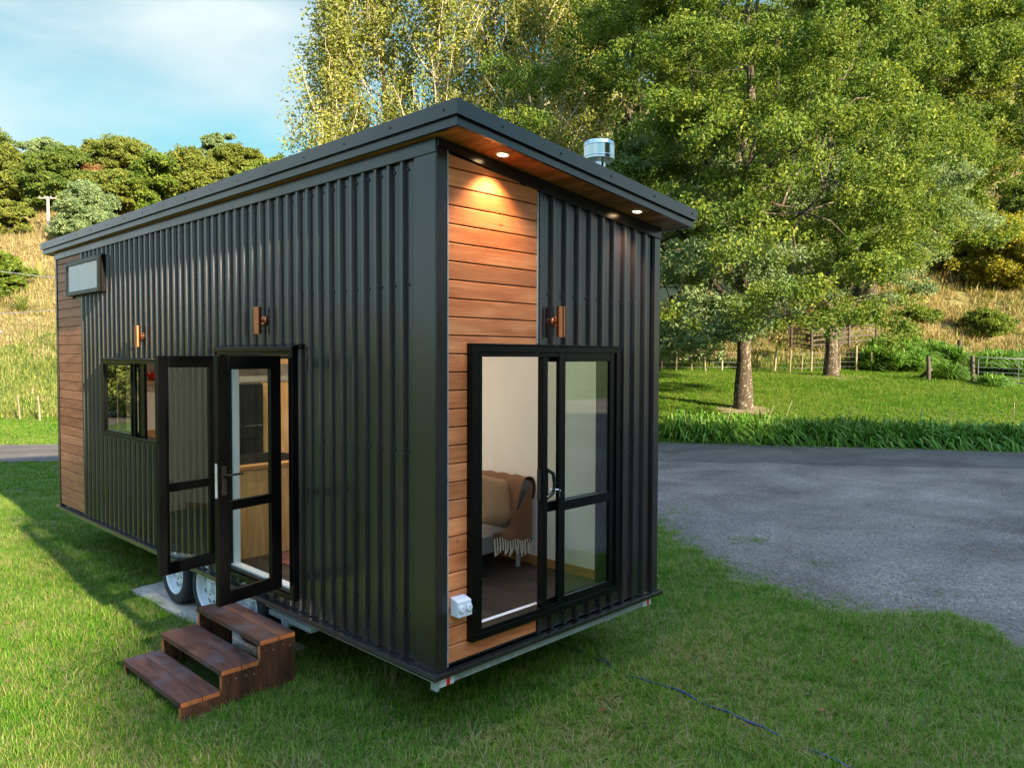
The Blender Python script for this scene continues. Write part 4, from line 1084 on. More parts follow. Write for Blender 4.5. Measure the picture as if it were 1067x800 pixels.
# ragged tufts creeping over the edge of the gravel, and the weeds growing in it
N = 5200
t_ = rg.random(N)*(len(lawn_edge) - 4); i0 = t_.astype(int)
P_ = le[i0] + (le[i0 + 1] - le[i0])*(t_ - i0)[:, None] + rg.normal(0, .30, (N, 2))*rg.random((N, 1))**.5 - np.array([.10, 0])
W_ = []
for (wx, wy, wr, wn_) in ((6.75, 1.35, .22, 70), (7.6, 3.1, .35, 90), (7.9, 4.2, .3, 60), (6.2, .2, .12, 30), (5.75, -1.1, .25, 40), (9.5, 8.0, .3, 40), (8.9, 5.8, .25, 40)):
    W_.append(np.array([wx, wy]) + rg.normal(0, wr, (wn_, 2))*np.array([1, .7]))
P_ = np.concatenate([P_] + W_)
scatter('edge_grass', 'ragged grass and small weeds at the gravel edge', 'grass', T_near[:5] + T_near[-4:], np.stack([P_[:, 0], P_[:, 1], np.full(len(P_), .004)], -1), .35 + .5*rg.random(len(P_)), 3)
# rank grass on the hills
T_gold = [tuft('hill_tuft', 26, .55, .35, .04, M['leaf_gold'], 40 + s, .7, 2) for s in range(3)]
T_green = [tuft('hill_tuft', 26, .42, .38, .045, M['leaf_hillgreen'], 50 + s, .8, 2) for s in range(3)]
g = np.random.default_rng(31); n = 42000
Vv = np.sqrt(29**2 + (112**2 - 29**2)*g.random(n)**1.5); U = (g.random(n)*2 - 1)*.74*Vv
left = U < -5
dr = dryness(U, Vv); ok = np.where(left, Vv > 27.5, Vv > 42.5) & ((np.abs(U/Vv) > .30) | (Vv < 52))
U, Vv, dr = U[ok], Vv[ok], dr[ok]; X_, Y_ = uv2xy(U, Vv); Z_ = terrain(U, Vv)
gold = g.random(len(U)) < np.clip(dr*1.15, .02, .97); sc = (.6 + .8*g.random(len(U)))*np.clip(Vv/50, .65, 1.2)
scatter('dry_hill_grass', 'long dry golden grass on the hillsides', 'grass', T_gold, np.stack([X_, Y_, Z_], -1)[gold], sc[gold], 4)
scatter('green_hill_grass', 'rank green grass at the foot of the hills', 'grass', T_green, np.stack([X_, Y_, Z_], -1)[~gold], sc[~gold], 5)
# fallen leaves on the lawn
N = 90; U, Vv, X_, Y_ = frustum_pts(N, 4.2, 12, 17)
ok = ~house_mask(X_, Y_); X_, Y_ = X_[ok], Y_[ok]; N = len(X_)
M['deadleaf'] = m_leaf('fallen_leaf', [(.10, .045, .02), (.17, .08, .035), (.24, .13, .06), (.28, .17, .09)], .2, .7, 3)
an = rg.random(N)*6.28; s = .018 + .022*rg.random(N); vs = []
for i in range(N):
    for (a, b, c) in ((-1, 0, .2), (0, -.55, 0), (1, 0, .35), (0, .55, .1)):
        vs.append((X_[i] + s[i]*(a*math.cos(an[i]) - b*math.sin(an[i])), Y_[i] + s[i]*(a*math.sin(an[i]) + b*math.cos(an[i])), .045 + .02*rg.random() + s[i]*c))
me = np_mesh('fallen_leaves', vs, np.arange(4*N).reshape(-1, 4), [M['deadleaf']], np.repeat(rg.random(N), 4))
setp(link('fallen_leaves', me), 'brown fallen leaves scattered on the lawn', 'leaves', kind='stuff')

# ================================================================== TREES
def leaf_cloud(cent, rad, nper, size, seed, flat=.6, up=.5, aspect=1.7, axis=None, shade=None):
    """leaves in clumps: cent (n,3), rad (n,), returns verts, quads, rnd"""
    g = np.random.default_rng(seed); n = len(cent)
    cnt = np.maximum(3, (nper*(rad/np.mean(rad))**1.6*(.6 + .8*g.random(n))).astype(int)); k = np.repeat(np.arange(n), cnt); m = len(k)
    d = g.normal(size=(m, 3)); d /= np.linalg.norm(d, axis=1)[:, None]
    r = g.random(m)**.45
    off = d*(rad[k]*r)[:, None]; off[:, 2] *= flat
    p = cent[k] + off
    nr = d*.7 + g.normal(size=(m, 3))*.75; nr[:, 2] += up; nr /= np.linalg.norm(nr, axis=1)[:, None]
    t = g.normal(size=(m, 3)); t[:, 2] -= .35; t -= (t*nr).sum(1)[:, None]*nr; t /= np.maximum(1e-6, np.linalg.norm(t, axis=1))[:, None]
    b = np.cross(nr, t); s = size*(.6 + .8*g.random(m))[:, None]
    bend = nr*s*.22
    v = np.stack([p - t*s*.5*aspect**.5, p + b*s*.42 + bend, p + t*s*.5*aspect**.5, p - b*s*.42 + bend], 1)
    rn = np.clip(.5*g.random(m) + .5*g.random(n)[k], 0, 1)
    return v.reshape(-1, 3), np.arange(4*m).reshape(-1, 4), np.repeat(rn, 4)

def boughs(cent, rad, per, trad, seed, flat):
    """break each bough into twig clusters, thicker on its upper and outer side"""
    g = np.random.default_rng(seed); n = len(cent); k = np.repeat(np.arange(n), per)
    d = g.normal(size=(len(k), 3)); d[:, 2] = np.abs(d[:, 2])*.9 - .25; d /= np.linalg.norm(d, axis=1)[:, None]
    off = d*(rad[k]*(.45 + .6*g.random(len(k))))[:, None]; off[:, 2] *= flat
    return cent[k] + off, trad*(.6 + .8*g.random(len(k)))

def limb(mb, a, b, r0, r1, g, sag=.12, n=6, sides=7, wob=.05):
    a = np.array(a, float); b = np.array(b, float); ln = np.linalg.norm(b - a); pts = []; rad = []
    w = g.normal(size=(n + 1, 3))*wob*ln; w[0] = 0; w[-1] = 0
    for i in range(n + 1):
        f = i/n; p = a + (b - a)*f + w[i]*math.sin(math.pi*f); p[2] += sag*ln*math.sin(math.pi*f)
        pts.append(tuple(p)); rad.append(r0 + (r1 - r0)*f**.8)
    mb.tube(pts, rad, sides, cap=False); return pts

def broad_tree(name, base, H, trunk_h, tr, crown, nclump, nper, lsize, leafmat, barkmat, seed, label, cat='tree', group=None, crad=(.7, 1.5), low=.12, lean=(0, 0), flat=.55, nlimb=9, bark_twigs=True, shell=.45, twigs=None, lobes=1.0):
    """crown = (rx, ry, z0, z1) heights above the base"""
    g = np.random.default_rng(seed)
    root = empty(name, base, label, cat, group)
    B = np.array(base); rx, ry, z0, z1 = crown
    cent = []
    while len(cent) < nclump:
        f_ = g.random()**.9; a_ = g.random()*6.2832; r = (shell + (1 - shell)*g.random()) if g.random() < .8 else g.random()**.5
        pr = math.sqrt(max(0, 1 - ((f_ - .36)/.64)**2)) if f_ > .36 else .80 + .20*f_/.36
        if g.random() > pr*1.05: continue
        d = np.array([math.cos(a_)*pr, math.sin(a_)*pr, 2*f_ - 1])
        # uneven outline: lobes
        lob = 1 + lobes*.16*math.sin(3*math.atan2(d[1], d[0]) + seed) + lobes*.12*math.sin(5*d[2] + 2*math.atan2(d[1], d[0]) + seed*1.7)
        zc = (z0 + z1)/2; hz = (z1 - z0)/2
        wz = 1.0 if d[2] > 0 else 1.0
        p = np.array([d[0]*rx*r*lob, d[1]*ry*r*lob, zc + d[2]*hz*(.9 + .1*lob)*wz + .025*lobes**1.5*H*g.normal()])
        if p[2] < z0*.85: continue
        cent.append(p)
    cent = np.array(cent); cent[:, 0] += lean[0]*np.clip(cent[:, 2]/H, 0, 1); cent[:, 1] += lean[1]*np.clip(cent[:, 2]/H, 0, 1)
    rad = crad[0] + (crad[1] - crad[0])*g.random(nclump)
    mb = MB()
    top = np.array([lean[0], lean[1], H*.82]); n = 9; pts = []; rr = []
    for i in range(n + 1):
        f = i/n; p = B + top*f + (g.normal(size=3)*.010*H*np.array([1, 1, 0]) if 2 < i < n else 0)
        if i == 0: p[2] -= .25
        pts.append(tuple(p)); fl = 1 + .35*math.exp(-f*H*1.6)
        rr.append(tr*fl*(1 - f)**.75*1.0 + .03 if f*H > trunk_h else tr*fl*(1 - .22*f*H/max(.1, trunk_h)))
    for i in range(n):                                     # keep the radius falling
        rr[i + 1] = min(rr[i + 1], rr[i])
    # extra rings at the root flare
    a0, a1 = np.array(pts[0]), np.array(pts[1]); P2_ = [tuple(a0 + (a1 - a0)*f) for f in (0, .12, .25, .5)]; R2_ = [rr[0]*1.12, rr[0], rr[0]*.92, rr[0]*.86]
    mb.tube(P2_ + pts[1:], R2_ + [min(x, rr[0]*.85) for x in rr[1:]], 14, cap=False)
    tp = np.array(pts)
    ids = g.choice(nclump, min(nclump, nlimb), replace=False)
    limbs = []
    for i in ids:
        c = cent[i]; zst = max(trunk_h*.92, min(H*.7, c[2]*.55)); f = zst/(H*.82)
        s = B + top*f; e = B + c*np.array([.9, .9, .97])
        r0 = tr*(.42*(1 - f) + .12); lp = limb(mb, s, e, r0, .02, g, .06, 7); limbs.append(np.array(lp))
    allp = np.concatenate(limbs + [tp[3:]])
    if bark_twigs:
        for i in range(0, nclump, 2):
            c = B + cent[i]; dd = np.linalg.norm(allp - c, axis=1) + np.maximum(0, allp[:, 2] - c[2])*1.5; s = allp[dd.argmin()]
            limb(mb, s, c, .035*tr/.35 + .012, .008, g, .05, 3, 4)
    tk = mb.build('trunk', barkmat, root)
    if twigs:
        tc_, tr_ = boughs(cent, rad, twigs[0], twigs[1], seed + 5, flat)
        v, f, rn = leaf_cloud(tc_, tr_, nper, lsize, seed + 1, .75)
    else: v, f, rn = leaf_cloud(cent, rad, nper, lsize, seed + 1, flat)
    o = link('crown', np_mesh('crown', v, f, leafmat if isinstance(leafmat, list) else [leafmat], rn), root)
    return root

def copy_tree(root, loc, rz, s, label, group=None, mat=None):
    r = root.copy(); COL.objects.link(r); r.location = loc; r.rotation_euler = (0, 0, rz); r.scale = (s[0], s[0], s[1])
    r['label'] = label
    if group: r['group'] = group
    for ch in root.children:
        c = ch.copy(); COL.objects.link(c); c.parent = r
        if mat is not None and ch.name.startswith('crown'):
            c.material_slots[0].link = 'OBJECT'; c.material_slots[0].material = mat
    return r
def base_at(px, v, dz=0):
    x, y = at(px, v); return (x, y, ground(x, y) + dz)

# the two lawn trees
b = base_at(775, 28.2)
broad_tree('lawn_tree', b, 19.5, 3.2, .29, (7.7, 7.7, 3.2, 20.5), 190, 88, .086, M['leaf_oak'], M['bark'], 21,
           'large broad green tree on the lawn just behind the strap-leaved border', nlimb=18, crad=(1.1, 2.1), flat=.44, shell=.58, twigs=(15, .38))
b = base_at(866, 38.5)
broad_tree('lawn_tree', b, 13, 2.6, .33, (5.4, 5.4, 3.7, 13.0), 105, 75, .10, M['leaf_grey'], M['bark'], 33,
           'lower silvery green tree on the lawn in front of the dark rail fence', nlimb=12, crad=(1.0, 1.9), flat=.5, shell=.5, twigs=(14, .42))
# a drooping silvery bough mass at the left of the big tree is a smaller tree of its own behind the house
b = base_at(668, 27.5)
broad_tree('lawn_tree', b, 10, 2.2, .22, (4.3, 4.3, 1.8, 9.8), 95, 55, .10, M['leaf_grey'], M['bark'], 45,
           'silvery green tree half hidden behind the right end of the house', nlimb=9, crad=(.8, 1.5), flat=.55, twigs=(14, .34))
# dark trees filling in behind
b = base_at(655, 44)
broad_tree('leafy_tree', b, 25, 4, .4, (6.5, 6.5, 5, 26), 170, 50, .16, M['leaf_dark'], M['darkbark'], 52,
           'tall dark green tree rising behind the flue', nlimb=8, crad=(1.1, 2.1), twigs=(14, .5))
b = base_at(905, 56)
broad_tree('leafy_tree', b, 24, 4, .4, (8.5, 8.5, 6.5, 25), 170, 50, .19, M['leaf_olive'], M['darkbark'], 57,
           'tall olive tree behind the two lawn trees', nlimb=8, crad=(1.3, 2.4), twigs=(14, .6))
b = base_at(868, 47)
broad_tree('leafy_tree', b, 20, 4, .28, (8.6, 8.6, 6.2, 21), 150, 55, .15, M['leaf_oak'], M['darkbark'], 61,
           'green tree with spreading boughs at the top right, against the hill', nlimb=10, crad=(1.2, 2.2), flat=.5, shell=.5, twigs=(15, .48), lean=(4.5, -4.5))

# poplars: steep pale branches, thin yellowish leaves
def poplar(name, base, H, rw, seed, label, nbr=96, nper=36, lsize=.125):
    g = np.random.default_rng(seed); root = empty(name, base, label, 'tree', 'poplars behind the house'); B = np.array(base)
    mb = MB(); stems = []
    def stem(a, top, r0, wob):
        n = 12; pts = [np.array(a) + (np.array(top) - np.array(a))*i/n + (g.normal(size=3)*np.array([wob, wob, 0]) if 0 < i < n else 0) for i in range(n + 1)]
        mb.tube([tuple(p) for p in pts], [r0*(1 - i/n)**.9 + .012 for i in range(n + 1)], 7, cap=False); stems.append(np.array(pts)); return pts
    main = stem(B - np.array([0, 0, .3]), B + np.array([g.normal()*.3, g.normal()*.3, H]), .24, .07)
    cents = []
    for k in range(nbr):
        f = .10 + .85*(k/nbr)**.85; i = f*12; j = int(i); s = main[j] + (main[min(j + 1, 12)] - main[j])*(i - j)
        a = g.random()*6.283; ln = (1 - f*.72)*(.26 + .22*g.random())*H*.62; out = rw*1.95*(.35 + .8*g.random())*(1 - .55*f)
        e = s + np.array([math.cos(a)*out, math.sin(a)*out, ln]); n = 6
        pts = []
        for q_ in range(n + 1):
            t = q_/n; p = s + np.array([math.cos(a)*out*t**.75, math.sin(a)*out*t**.75, ln*t**1.15]) + g.normal(size=3)*.06*t; pts.append(p)
        mb.tube([tuple(p) for p in pts], [.072*(1 - f*.5)*(1 - t/(n + .3)) + .006 for t in range(n + 1)], 5, cap=False)
        for t in np.arange(.22, 1.02, .085):
            p = pts[int(t*n) if t < 1 else n]; t2 = t*n; j2 = min(int(t2), n - 1); p = pts[j2] + (pts[j2 + 1] - pts[j2])*(t2 - j2)
            c = p + g.normal(size=3)*np.array([.22, .22, .3]); cents.append(c - B)
            if g.random() < .7: mb.tube([tuple(p), tuple(p + (c - p)*.6 + np.array([0, 0, .1])), tuple(c + np.array([0, 0, .12]))], [.012, .008, .004], 4, cap=False)
    cents = np.array(cents)
    keep = g.random(len(cents)) < .80
    cents = cents[keep]
    mb.build('trunk', M['palebark'], root)
    v, f, rn = leaf_cloud(cents, .34 + .36*g.random(len(cents)), nper, lsize, seed + 3, 1.25, .2, 1.2)
    link('crown', np_mesh('crown', v, f, [M['leaf_poplar']], rn), root); return root
for px, v, H, rw, sd_, lab in ((352, 36.5, 20.5, 1.5, 71, 'leftmost poplar behind the roof, open against the sky'), (404, 38, 23, 1.9, 72, 'second poplar from the left, behind the long roof edge'),
                          (462, 36, 23, 2.0, 73, 'yellowish poplar rising behind the near roof corner'), (512, 38, 25, 2.0, 74, 'tallest poplar, with a pale trunk right of the roof corner'),
                          (566, 37, 23, 2.0, 75, 'yellow green poplar above the downlit eave'), (612, 40, 23, 1.9, 76, 'rightmost poplar, left of the dark tree behind the flue')):
    poplar('poplar', base_at(px, v), H, rw, sd_, lab)

# --- trees along the top of the left hill
protos = {}
def proto(key, *a, **k):
    protos[key] = (a, k)
def hill_tree(key, px, v, top, width, label, mat, seed, bark='darkbark', z0=.12, group='trees along the left ridge', cat='tree', name='hill_tree', n=80, flat=.7, nper=34, ls=.20):
    """a tree seen in column px whose top reaches picture row top"""
    bx = base_at(px, v); ztop = CAM[2] + (372 - top)/FPX*v; H = ztop - bx[2]; r = width/FPX*v/2
    return broad_tree(name, bx, H*.95, H*.12, .018*H + .05, (r*.92, r*.92, H*z0, H), n, nper, ls, M[mat], M[bark], seed, label, cat, group, crad=(r*.20, r*.42), nlimb=6, flat=flat, bark_twigs=False, twigs=(22, r*.125), lobes=1.7)
hill_tree('a', -22, 88, 140, 80, 'dark tree at the left edge of the ridge', 'leaf_dark', 101)
hill_tree('a', 22, 84, 166, 62, 'olive tree on the ridge at the far left', 'leaf_olive', 102)
hill_tree('a', 48, 92, 150, 46, 'thin topped gum tree behind the ridge trees on the left', 'leaf_grey', 103, z0=.35, n=30)
hill_tree('a', 66, 82, 162, 60, 'dark green conifer-like tree above the power pole', 'leaf_dark', 104, flat=.5)
hill_tree('a', 96, 84, 178, 50, 'reddish tinged tree on the left ridge', 'leaf_red', 105)
hill_tree('a', 128, 90, 154, 66, 'rounded olive gum tree crowning the left ridge', 'leaf_olive', 106, z0=.3)
hill_tree('a', 126, 78, 186, 70, 'yellow green bushy tree right of the power pole', 'leaf_olive', 107, flat=.55)
hill_tree('a', 168, 78, 172, 72, 'green bushy tree in the middle of the left ridge', 'leaf_oak', 108, flat=.55)
hill_tree('a', 205, 80, 168, 66, 'bushy tree on the ridge above the long roof edge', 'leaf_olive', 109)
hill_tree('a', 226, 92, 148, 32, 'slim gum tree with a tufted top on the ridge', 'leaf_grey', 110, z0=.55, n=26)
hill_tree('a', 250, 90, 158, 48, 'gum tree at the right end of the ridge', 'leaf_olive', 111, z0=.35)
hill_tree('a', 285, 88, 175, 60, 'bushy tree on the ridge disappearing behind the roof', 'leaf_oak', 112)
hill_tree('a', 330, 90, 185, 90, 'bushy tree on the ridge behind the poplars', 'leaf_olive', 113)
hill_tree('a', 93, 72, 203, 62, 'rounded grey green shrub on the hillside below the ridge', 'leaf_grey', 114, z0=.0, group=None, cat='shrub', name='shrub', n=70, nper=40, ls=.15)
hill_tree('a', -2, 58, 262, 46, 'dark shrub on the hillside at the left edge', 'leaf_oak', 115, z0=.0, group=None, cat='shrub', name='shrub', ls=.2)
hill_tree('a', 12, 74, 212, 40, 'small green bush on the hillside left of the power pole', 'leaf_olive', 116, z0=.0, group=None, cat='shrub', name='shrub', n=40)
# --- right hill
hill_tree('b', 1048, 58, 232, 104, 'yellow autumn bush on the right hillside', 'leaf_yellow', 121, z0=.02, group=None, cat='shrub', name='shrub', n=90, nper=44, ls=.14)
hill_tree('b', 985, 62, 256, 60, 'dark scrubby bush left of the yellow bush', 'leaf_dark', 122, z0=.0, group=None, cat='shrub', name='shrub', n=60)
hill_tree('b', 1085, 66, 185, 90, 'green tree at the right edge above the yellow bush', 'leaf_oak', 123, group=None)
hill_tree('b', 1060, 84, 8, 120, 'tall tree on the hill in the top right corner', 'leaf_olive', 124, z0=.4, group=None, n=110)
hill_tree('b', 960, 82, 10, 130, 'dark tall tree on the right hill behind the lawn trees', 'leaf_dark', 125, z0=.25, group=None, n=110)
hill_tree('b', 840, 74, 20, 200, 'broad dark tree far behind the big lawn tree', 'leaf_dark', 126, z0=.1, group=None, n=130)
hill_tree('b', 740, 66, 40, 150, 'dark tree far behind, between the flue and the big lawn tree', 'leaf_dark', 127, z0=.1, group=None, n=110)
hill_tree('b', 955, 52, 322, 50, 'low green shrub on the slope behind the gate', 'leaf_oak', 128, z0=.0, group=None, cat='shrub', name='shrub', n=30, ls=.10)
hill_tree('b', 1030, 50, 326, 56, 'low green shrub on the slope below the yellow bush', 'leaf_oak', 129, z0=.0, group=None, cat='shrub', name='shrub', n=30, ls=.10)
hill_tree('b', 930, 60, 300, 40, 'small dark bush behind the lower lawn tree', 'leaf_dark', 130, z0=.0, group=None, cat='shrub', name='shrub', n=30, ls=.14)

# --- flax and agapanthus: strap leaves
def straps(mb_v, mb_f, mb_r, c, n, ln, wd, g, droop=.8, rise=1.0):
    for k in range(n):
        a = g.random()*6.283; el = R(30 + 55*g.random()); l = ln*(.6 + .6*g.random()); w = wd*(.7 + .6*g.random()); b0 = len(mb_v); rv = g.random()
        dx, dy = math.cos(a), math.sin(a); r0 = .06*g.random(); S = 5
        for s in range(S + 1):
            f = s/S; hor = r0 + l*math.cos(el)*f*(1 + .25*f); z = l*math.sin(el)*rise*f - droop*l*f*f*f*(.35 + .5*math.cos(el)); ww = w*(1 - f**2.2)*.5 + .002
            for sg in (-1, 1): mb_v.append((c[0] + dx*hor - sg*dy*ww, c[1] + dy*hor + sg*dx*ww, c[2] + max(.01, z) + .006*sg)); mb_r.append(rv)
        for s in range(S): mb_f.append((b0 + 2*s, b0 + 2*s + 1, b0 + 2*s + 3, b0 + 2*s + 2))
def strap_thing(name, centres, n, ln, wd, seed, label, cat, group=None, mat='leaf_flax', kind=None, droop=.8):
    g = np.random.default_rng(seed); V, F_, Rn = [], [], []
    for c in centres: straps(V, F_, Rn, c, n, ln, wd, g, droop)
    return setp(link(name, np_mesh(name, V, F_, [M[mat]], Rn)), label, cat, group, kind)
g = np.random.default_rng(77); cs_ = []
for row, dv in enumerate((.35, .85, 1.4)):
    for px in np.arange(704, 1180, 9.0):
        v = np.interp(px, [690, 1067, 1180], [23.0, 20.9, 20.6]) + dv + g.normal()*.1; x, y = at(px + g.normal()*2.5, v); cs_.append((x, y, ground(x, y)))
strap_thing('agapanthus_border', cs_, 64, 1.18, .056, 78, 'long low border of strap-leaved agapanthus along the far edge of the road', 'border plants', kind='stuff', droop=1.15)
cs_ = []
mz = lambda: .75*g.random()
for px, v, dz in [(p, 41.5 + g.normal()*.6, 0) for p in np.arange(905, 962, 3.5)] + [(p, 43 + g.normal()*.5, 0) for p in np.arange(900, 1000, 3.2)] + [(p, 44.5 + g.normal()*.5, 0) for p in np.arange(905, 1000, 4)]:
    x, y = at(px, v); cs_.append((x, y, ground(x, y) + mz()))
strap_thing('agapanthus_bank', cs_, 90, 1.15, .075, 79, 'bank of agapanthus behind the wire fence', 'bank plants', kind='stuff')
cs_ = []
for px in np.arange(1024, 1110, 4):
    for v in (38.2, 39.4, 40.6):
        x, y = at(px, v + g.normal()*.2); cs_.append((x, y, ground(x, y) + mz()))
strap_thing('agapanthus_bank', cs_, 90, 1.1, .075, 80, 'bank of agapanthus behind the metal gate', 'bank plants', kind='stuff')
for px, v, ln, lab, k in ((985, 37.0, 1.25, 'big rounded clump of strap leaves left of the metal gate', 5), (1038, 34.6, .85, 'low strap-leaved clump in front of the metal gate', 5)):
    cs_ = [(*at(px + g.normal()*7, v + g.normal()*.35), 0) for _ in range(k)]; cs_ = [(x, y, ground(x, y)) for x, y, _ in cs_]
    strap_thing('agapanthus_clump', cs_, 90, ln, .055, 81 + px, lab, 'plant')
for px, py, v, ln, lab in ((43, 306, 62, 1.9, 'yellow tipped flax on the dry hillside, highest on the left'), (25, 328, 56, 2.1, 'spiky green flax on the hillside near the left edge'), (938, 318, 55, 1.6, 'spiky flax on the slope behind the lower lawn tree'), (905, 330, 51, 1.5, 'spiky flax above the agapanthus bank')):
    x, y = at(px, v); strap_thing('flax_plant', [(x, y, ground(x, y) - .05)], 70, ln, .09, 90 + px, lab, 'flax', 'flax plants on the hills', 'leaf_hillgreen', droop=.35)

# ================================================================== FENCES, POSTS, GATE, POLES
def post(mb, x, y, h, r=.05, lean=(0, 0), n=8):
    z = ground(x, y); mb.val = random.random()
    mb.tube([(x, y, z - .2), (x + lean[0]*.5, y + lean[1]*.5, z + h*.5), (x + lean[0], y + lean[1], z + h)], [r, r*.97, r*.93], n)
wf = empty('wire_fence', base_at(830, 41.6), 'post and wire fence with pale battens along the far side of the lawn', 'fence')
wires = {k: [] for k in range(4)}
for i, px in enumerate((640, 662, 690, 704, 721, 735, 752, 775, 788, 807, 823, 835, 845, 859, 875, 892, 906, 908, 929, 942)):
    v = 41.6 + .25*math.sin(i); x, y = at(px, v); h = (1.15, 1.3, .95, 1.35, 1.2, 1.05)[i % 6]; mb = MB(); ln = (random.uniform(-.12, .12), random.uniform(-.12, .12))
    post(mb, x, y, h, (.055, .035, .04)[i % 3], ln); mb.build('post', M['fence'], wf)
    for k in range(4): wires[k].append((x + ln[0]*.4, y + ln[1]*.4, ground(x, y) + .25 + .26*k))
mb = MB()
for k in wires: mb.tube(wires[k], .007, 4)
mb.build('wire', M['cable'], wf)
# dark rail fence (stock yard)
yf = empty('rail_fence', base_at(850, 48), 'dark timber rail fence of a stock yard behind the lower lawn tree', 'fence')
cor = [at(812, 56.5), at(824, 47), at(845, 46.2), at(884, 46.8), at(912, 47.4)]
for (a, b) in zip(cor, cor[1:]):
    za, zb2 = ground(*a), ground(*b)
    for k in range(5):
        z = .55 + .30*k; mb = MB(); mb.val = random.random(); d = Vector((b[0] - a[0], b[1] - a[1], 0)).normalized(); nn = Vector((-d.y, d.x, 0))*.025
        A, B_ = Vector((*a, za + z)), Vector((*b, zb2 + z)); hh = Vector((0, 0, .10))
        mb.hexa([A - nn, B_ - nn, B_ + nn, A + nn], [A - nn + hh, B_ - nn + hh, B_ + nn + hh, A + nn + hh]); mb.build('rail', M['darkfence'], yf)
for a in cor:
    mb = MB(); post(mb, *a, 2.05, .085); mb.build('post', M['darkfence'], yf)
# loose posts about the place
for px, v, h, r, lab, mt_ in ((1000, 46, 1.15, .13, 'thick dark post standing behind the agapanthus bank', 'darkfence'), (968, 36.6, 1.2, .10, 'dark strainer post left of the big strap-leaved clump', 'darkfence'), (1014, 36.2, 1.25, .10, 'dark gate post left of the metal gate', 'darkfence'),
                          (20, 28.6, .95, .035, 'thin leaning grey post at the foot of the left hill', 'fence'), (41, 28.4, .95, .035, 'right hand grey post at the foot of the left hill', 'fence')):
    x, y = at(px, v); mb = MB(); post(mb, x, y, h, r, (-.06, .03)); setp(mb.build('post', M[mt_]), lab, 'post')
a = at(960, 37.4); b = at(970, 36.7); mb = MB(); mb.tube([(*a, ground(*a) + .12), (*b, ground(*b) + .55)], .09, 8); setp(mb.build('log_brace', M['darkfence']), 'dark log bracing the strainer post beside the strap-leaved clump', 'brace')
# tube gate
gt = empty('metal_gate', base_at(1045, 35.6), 'galvanised tube farm gate at the right edge beyond the lawn', 'gate')
a = np.array(at(1019, 35.8)); b = np.array(at(1105, 34.5)); za = ground(*a) + .12; zb_ = ground(*b) + .12
pt = lambda f, z: (*(a + (b - a)*f), za + (zb_ - za)*f + z)
mb = MB(); mb.tube([pt(0, 0), pt(0, 1.0), pt(.012, 1.07), pt(.03, 1.1), pt(1, 1.1), pt(1, 0), pt(0, 0)], .028, 8); mb.build('gate_frame', M['gate'], gt)
for z in (.22, .42, .64, .86):
    mb = MB(); mb.tube([pt(.002, z), pt(.998, z)], .014, 6); mb.build('gate_bar', M['gate'], gt)
mb = MB(); mb.tube([pt(.5, .01), pt(.5, 1.09)], .016, 6); mb.build('gate_bar', M['gate'], gt)
# pale canes standing in the border
for i, (px, dx, h, lab) in enumerate(((718, -.15, .85, 'thin pale cane at the left end of the border'), (755, .2, .95, 'pale cane beside the big tree trunk, left of it'), (792, .45, 1.0, 'pale cane leaning right of the big tree trunk'), (812, .4, 1.15, 'tallest leaning pale cane in the border'),
                                  (882, .2, 1.0, 'thin pale cane in the border below the lower lawn tree'), (955, .2, 1.05, 'straw coloured cane in the middle of the right half of the border'), (983, .3, 1.0, 'white leaning cane in the right half of the border'), (1057, .02, 1.25, 'upright cane at the right edge of the border'))):
    x, y = at(px, 23.4 if px < 900 else 22.3); z = ground(x, y); mb = MB(); mb.tube([(x, y, z), (x + dx*.72, y - dx*.7, z + h)], .011, 6); setp(mb.build('cane', M['fence']), lab, 'cane', 'canes in the border')
# bare soil round the lawn trees
for (px, v, r, lab) in ((775, 28.1, 1.0, 0), (866, 38.4, 1.7, 1)):
    x, y = at(px, v); n = 40; mb = MB(); g2 = np.random.default_rng(px)
    ring_ = [(x + r*(1 + .15*g2.normal()*.6)*math.cos(2*math.pi*k/n), y + r*(1 + .15*g2.normal()*.6)*math.sin(2*math.pi*k/n)) for k in range(n)]
    mb.add([(x, y, ground(x, y) + .06)] + [(p[0], p[1], ground(*p) + .035) for p in ring_], [(0, k + 1, (k + 1) % n + 1) for k in range(n)], 0, True); setp(mb.build('bare_soil', M['dirt']), kind='structure')
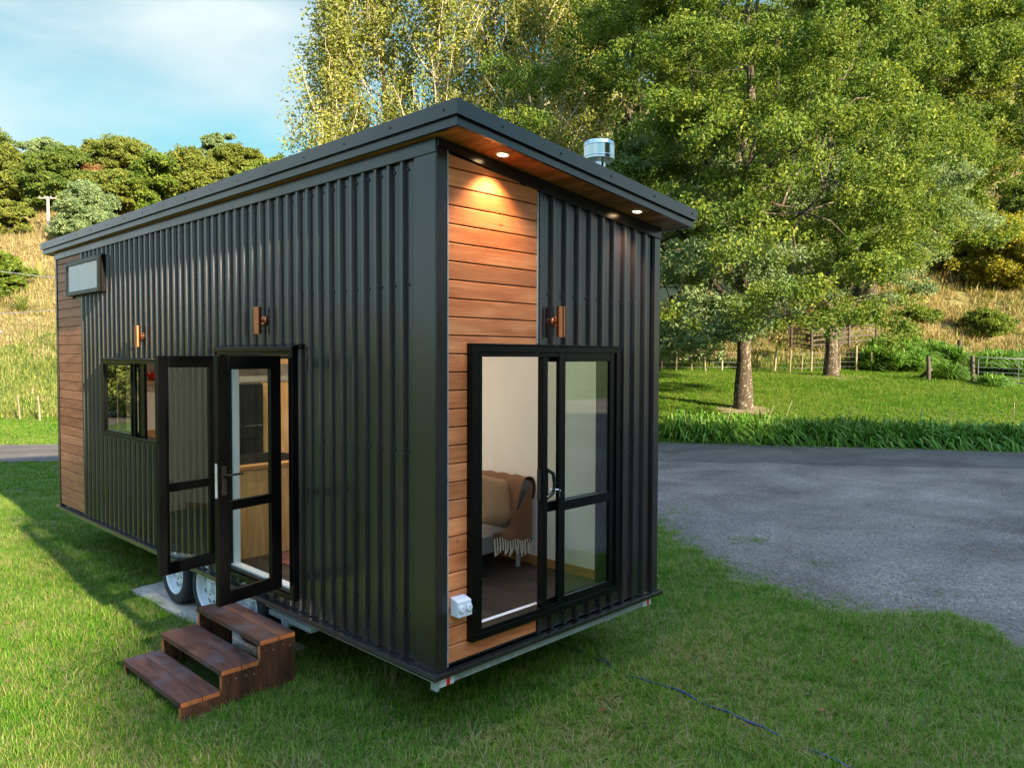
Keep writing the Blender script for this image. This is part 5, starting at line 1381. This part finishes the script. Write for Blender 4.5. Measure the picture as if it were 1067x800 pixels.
# power pole and lines on the left hill
px_x, px_y = at(53, 76); z = ground(px_x, px_y)
pp = empty('power_pole', (px_x, px_y, z), 'grey power pole with a crossarm on top of the left hill', 'power pole')
zt = CAM[2] + (372 - 208)/FPX*76
mb = MB(); mb.tube([(px_x, px_y, z - .3), (px_x, px_y, zt)], [.16, .12], 12); mb.build('pole', M['concrete'], pp)
mb = MB(); d = np.array([UD[0], UD[1]]); q0 = np.array([px_x, px_y]) - d*.85; q1 = np.array([px_x, px_y]) + d*.85
mb.tube([(*q0, zt - .15), (*q1, zt - .15)], .07, 8)
for f in (.02, .33, .67, .98):
    q_ = q0 + (q1 - q0)*f; mb.lathe([(.03, 0), (.05, .06), (.05, .12), (.02, .16), (.001, .17)], (*q_, zt - .09), n=10)
mb.build('crossarm', M['concrete'], pp)
for i, (py0, py1, lab) in enumerate(((283, 288, 'upper power line crossing the dry hillside on the left'), (327, 325, 'lower power line crossing the dry hillside on the left'))):
    v = 48; pts = []
    for px in np.arange(-120, 140, 10):
        x, y = at(px, v); f = (px + 120)/260; yy = np.interp(px, [0, 40], [py0, py1]) if 0 <= px <= 40 else (py0 + (py1 - py0)*px/40)
        pts.append((x, y, CAM[2] + (372 - yy)/FPX*v - .25*math.sin(math.pi*f) + .15))
    mb = MB(); mb.tube(pts, .022, 5); setp(mb.build('power_line', M['cable']), lab, 'power line', 'power lines')
for p0, p1, v, lab in (((37, 393), (51, 410), 42, 'white leaning rod on the grass at the foot of the left hill'), ((-14, 338), (13, 362), 50, 'thin stay wire at the left edge of the hillside')):
    A = (*at(p0[0], v), CAM[2] + (372 - p0[1])/FPX*v); x, y = at(p1[0], v - .5); mb = MB(); mb.tube([A, (x, y, ground(x, y) - .1)], .026, 6); setp(mb.build('stay_wire', M['plastic']), lab, 'stay')

# ================================================================== WHAT STANDS BEHIND THE VIEWER (seen in the glass, and throwing the shade)
first = None
SH = [(1.98, -27, 1.0, 1.2), (9.5, -25, 1.05, .98), (17.5, -27, 1.1, .76), (6.0, -34, 1.1, 1.1), (13.5, -34, 1.1, .92)]
for i, (x, y, s, sz_) in enumerate(SH):
    if first is None:
        first = broad_tree('shade_tree', (x, y, 0), 16.0, 2.2, .35, (4.7, 4.7, 1.0, 16.8), 420, 190, .30, M['leaf_oak'], M['bark'], 201, 'tall leafy tree behind the viewer, shading the lawn', group='trees behind the viewer', nlimb=8, crad=(.9, 1.7), bark_twigs=False)
    else: copy_tree(first, (x, y, 0), i*1.3, (s, sz_), 'tall leafy tree behind the viewer, shading the lawn', 'trees behind the viewer')
hedge_first = None
for i, (x, y) in enumerate(((-5.5, 31), (-9.5, 29), (-13.5, 27), (-17.5, 25))):
    if hedge_first is None:
        hedge_first = broad_tree('hedge_shrub', (x, y, ground(x, y)), 4.2, .4, .12, (2.4, 2.4, .1, 4.4), 130, 150, .14, M['leaf_poplar'], M['darkbark'], 211, 'leafy shrub left of the view, mirrored in the kitchen window', 'shrub', 'shrubs left of the view', crad=(.5, .95), nlimb=5, bark_twigs=False)
    else: copy_tree(hedge_first, (x, y, ground(x, y)), i*1.7, (1, 1), 'leafy shrub left of the view, mirrored in the kitchen window', 'shrubs left of the view')
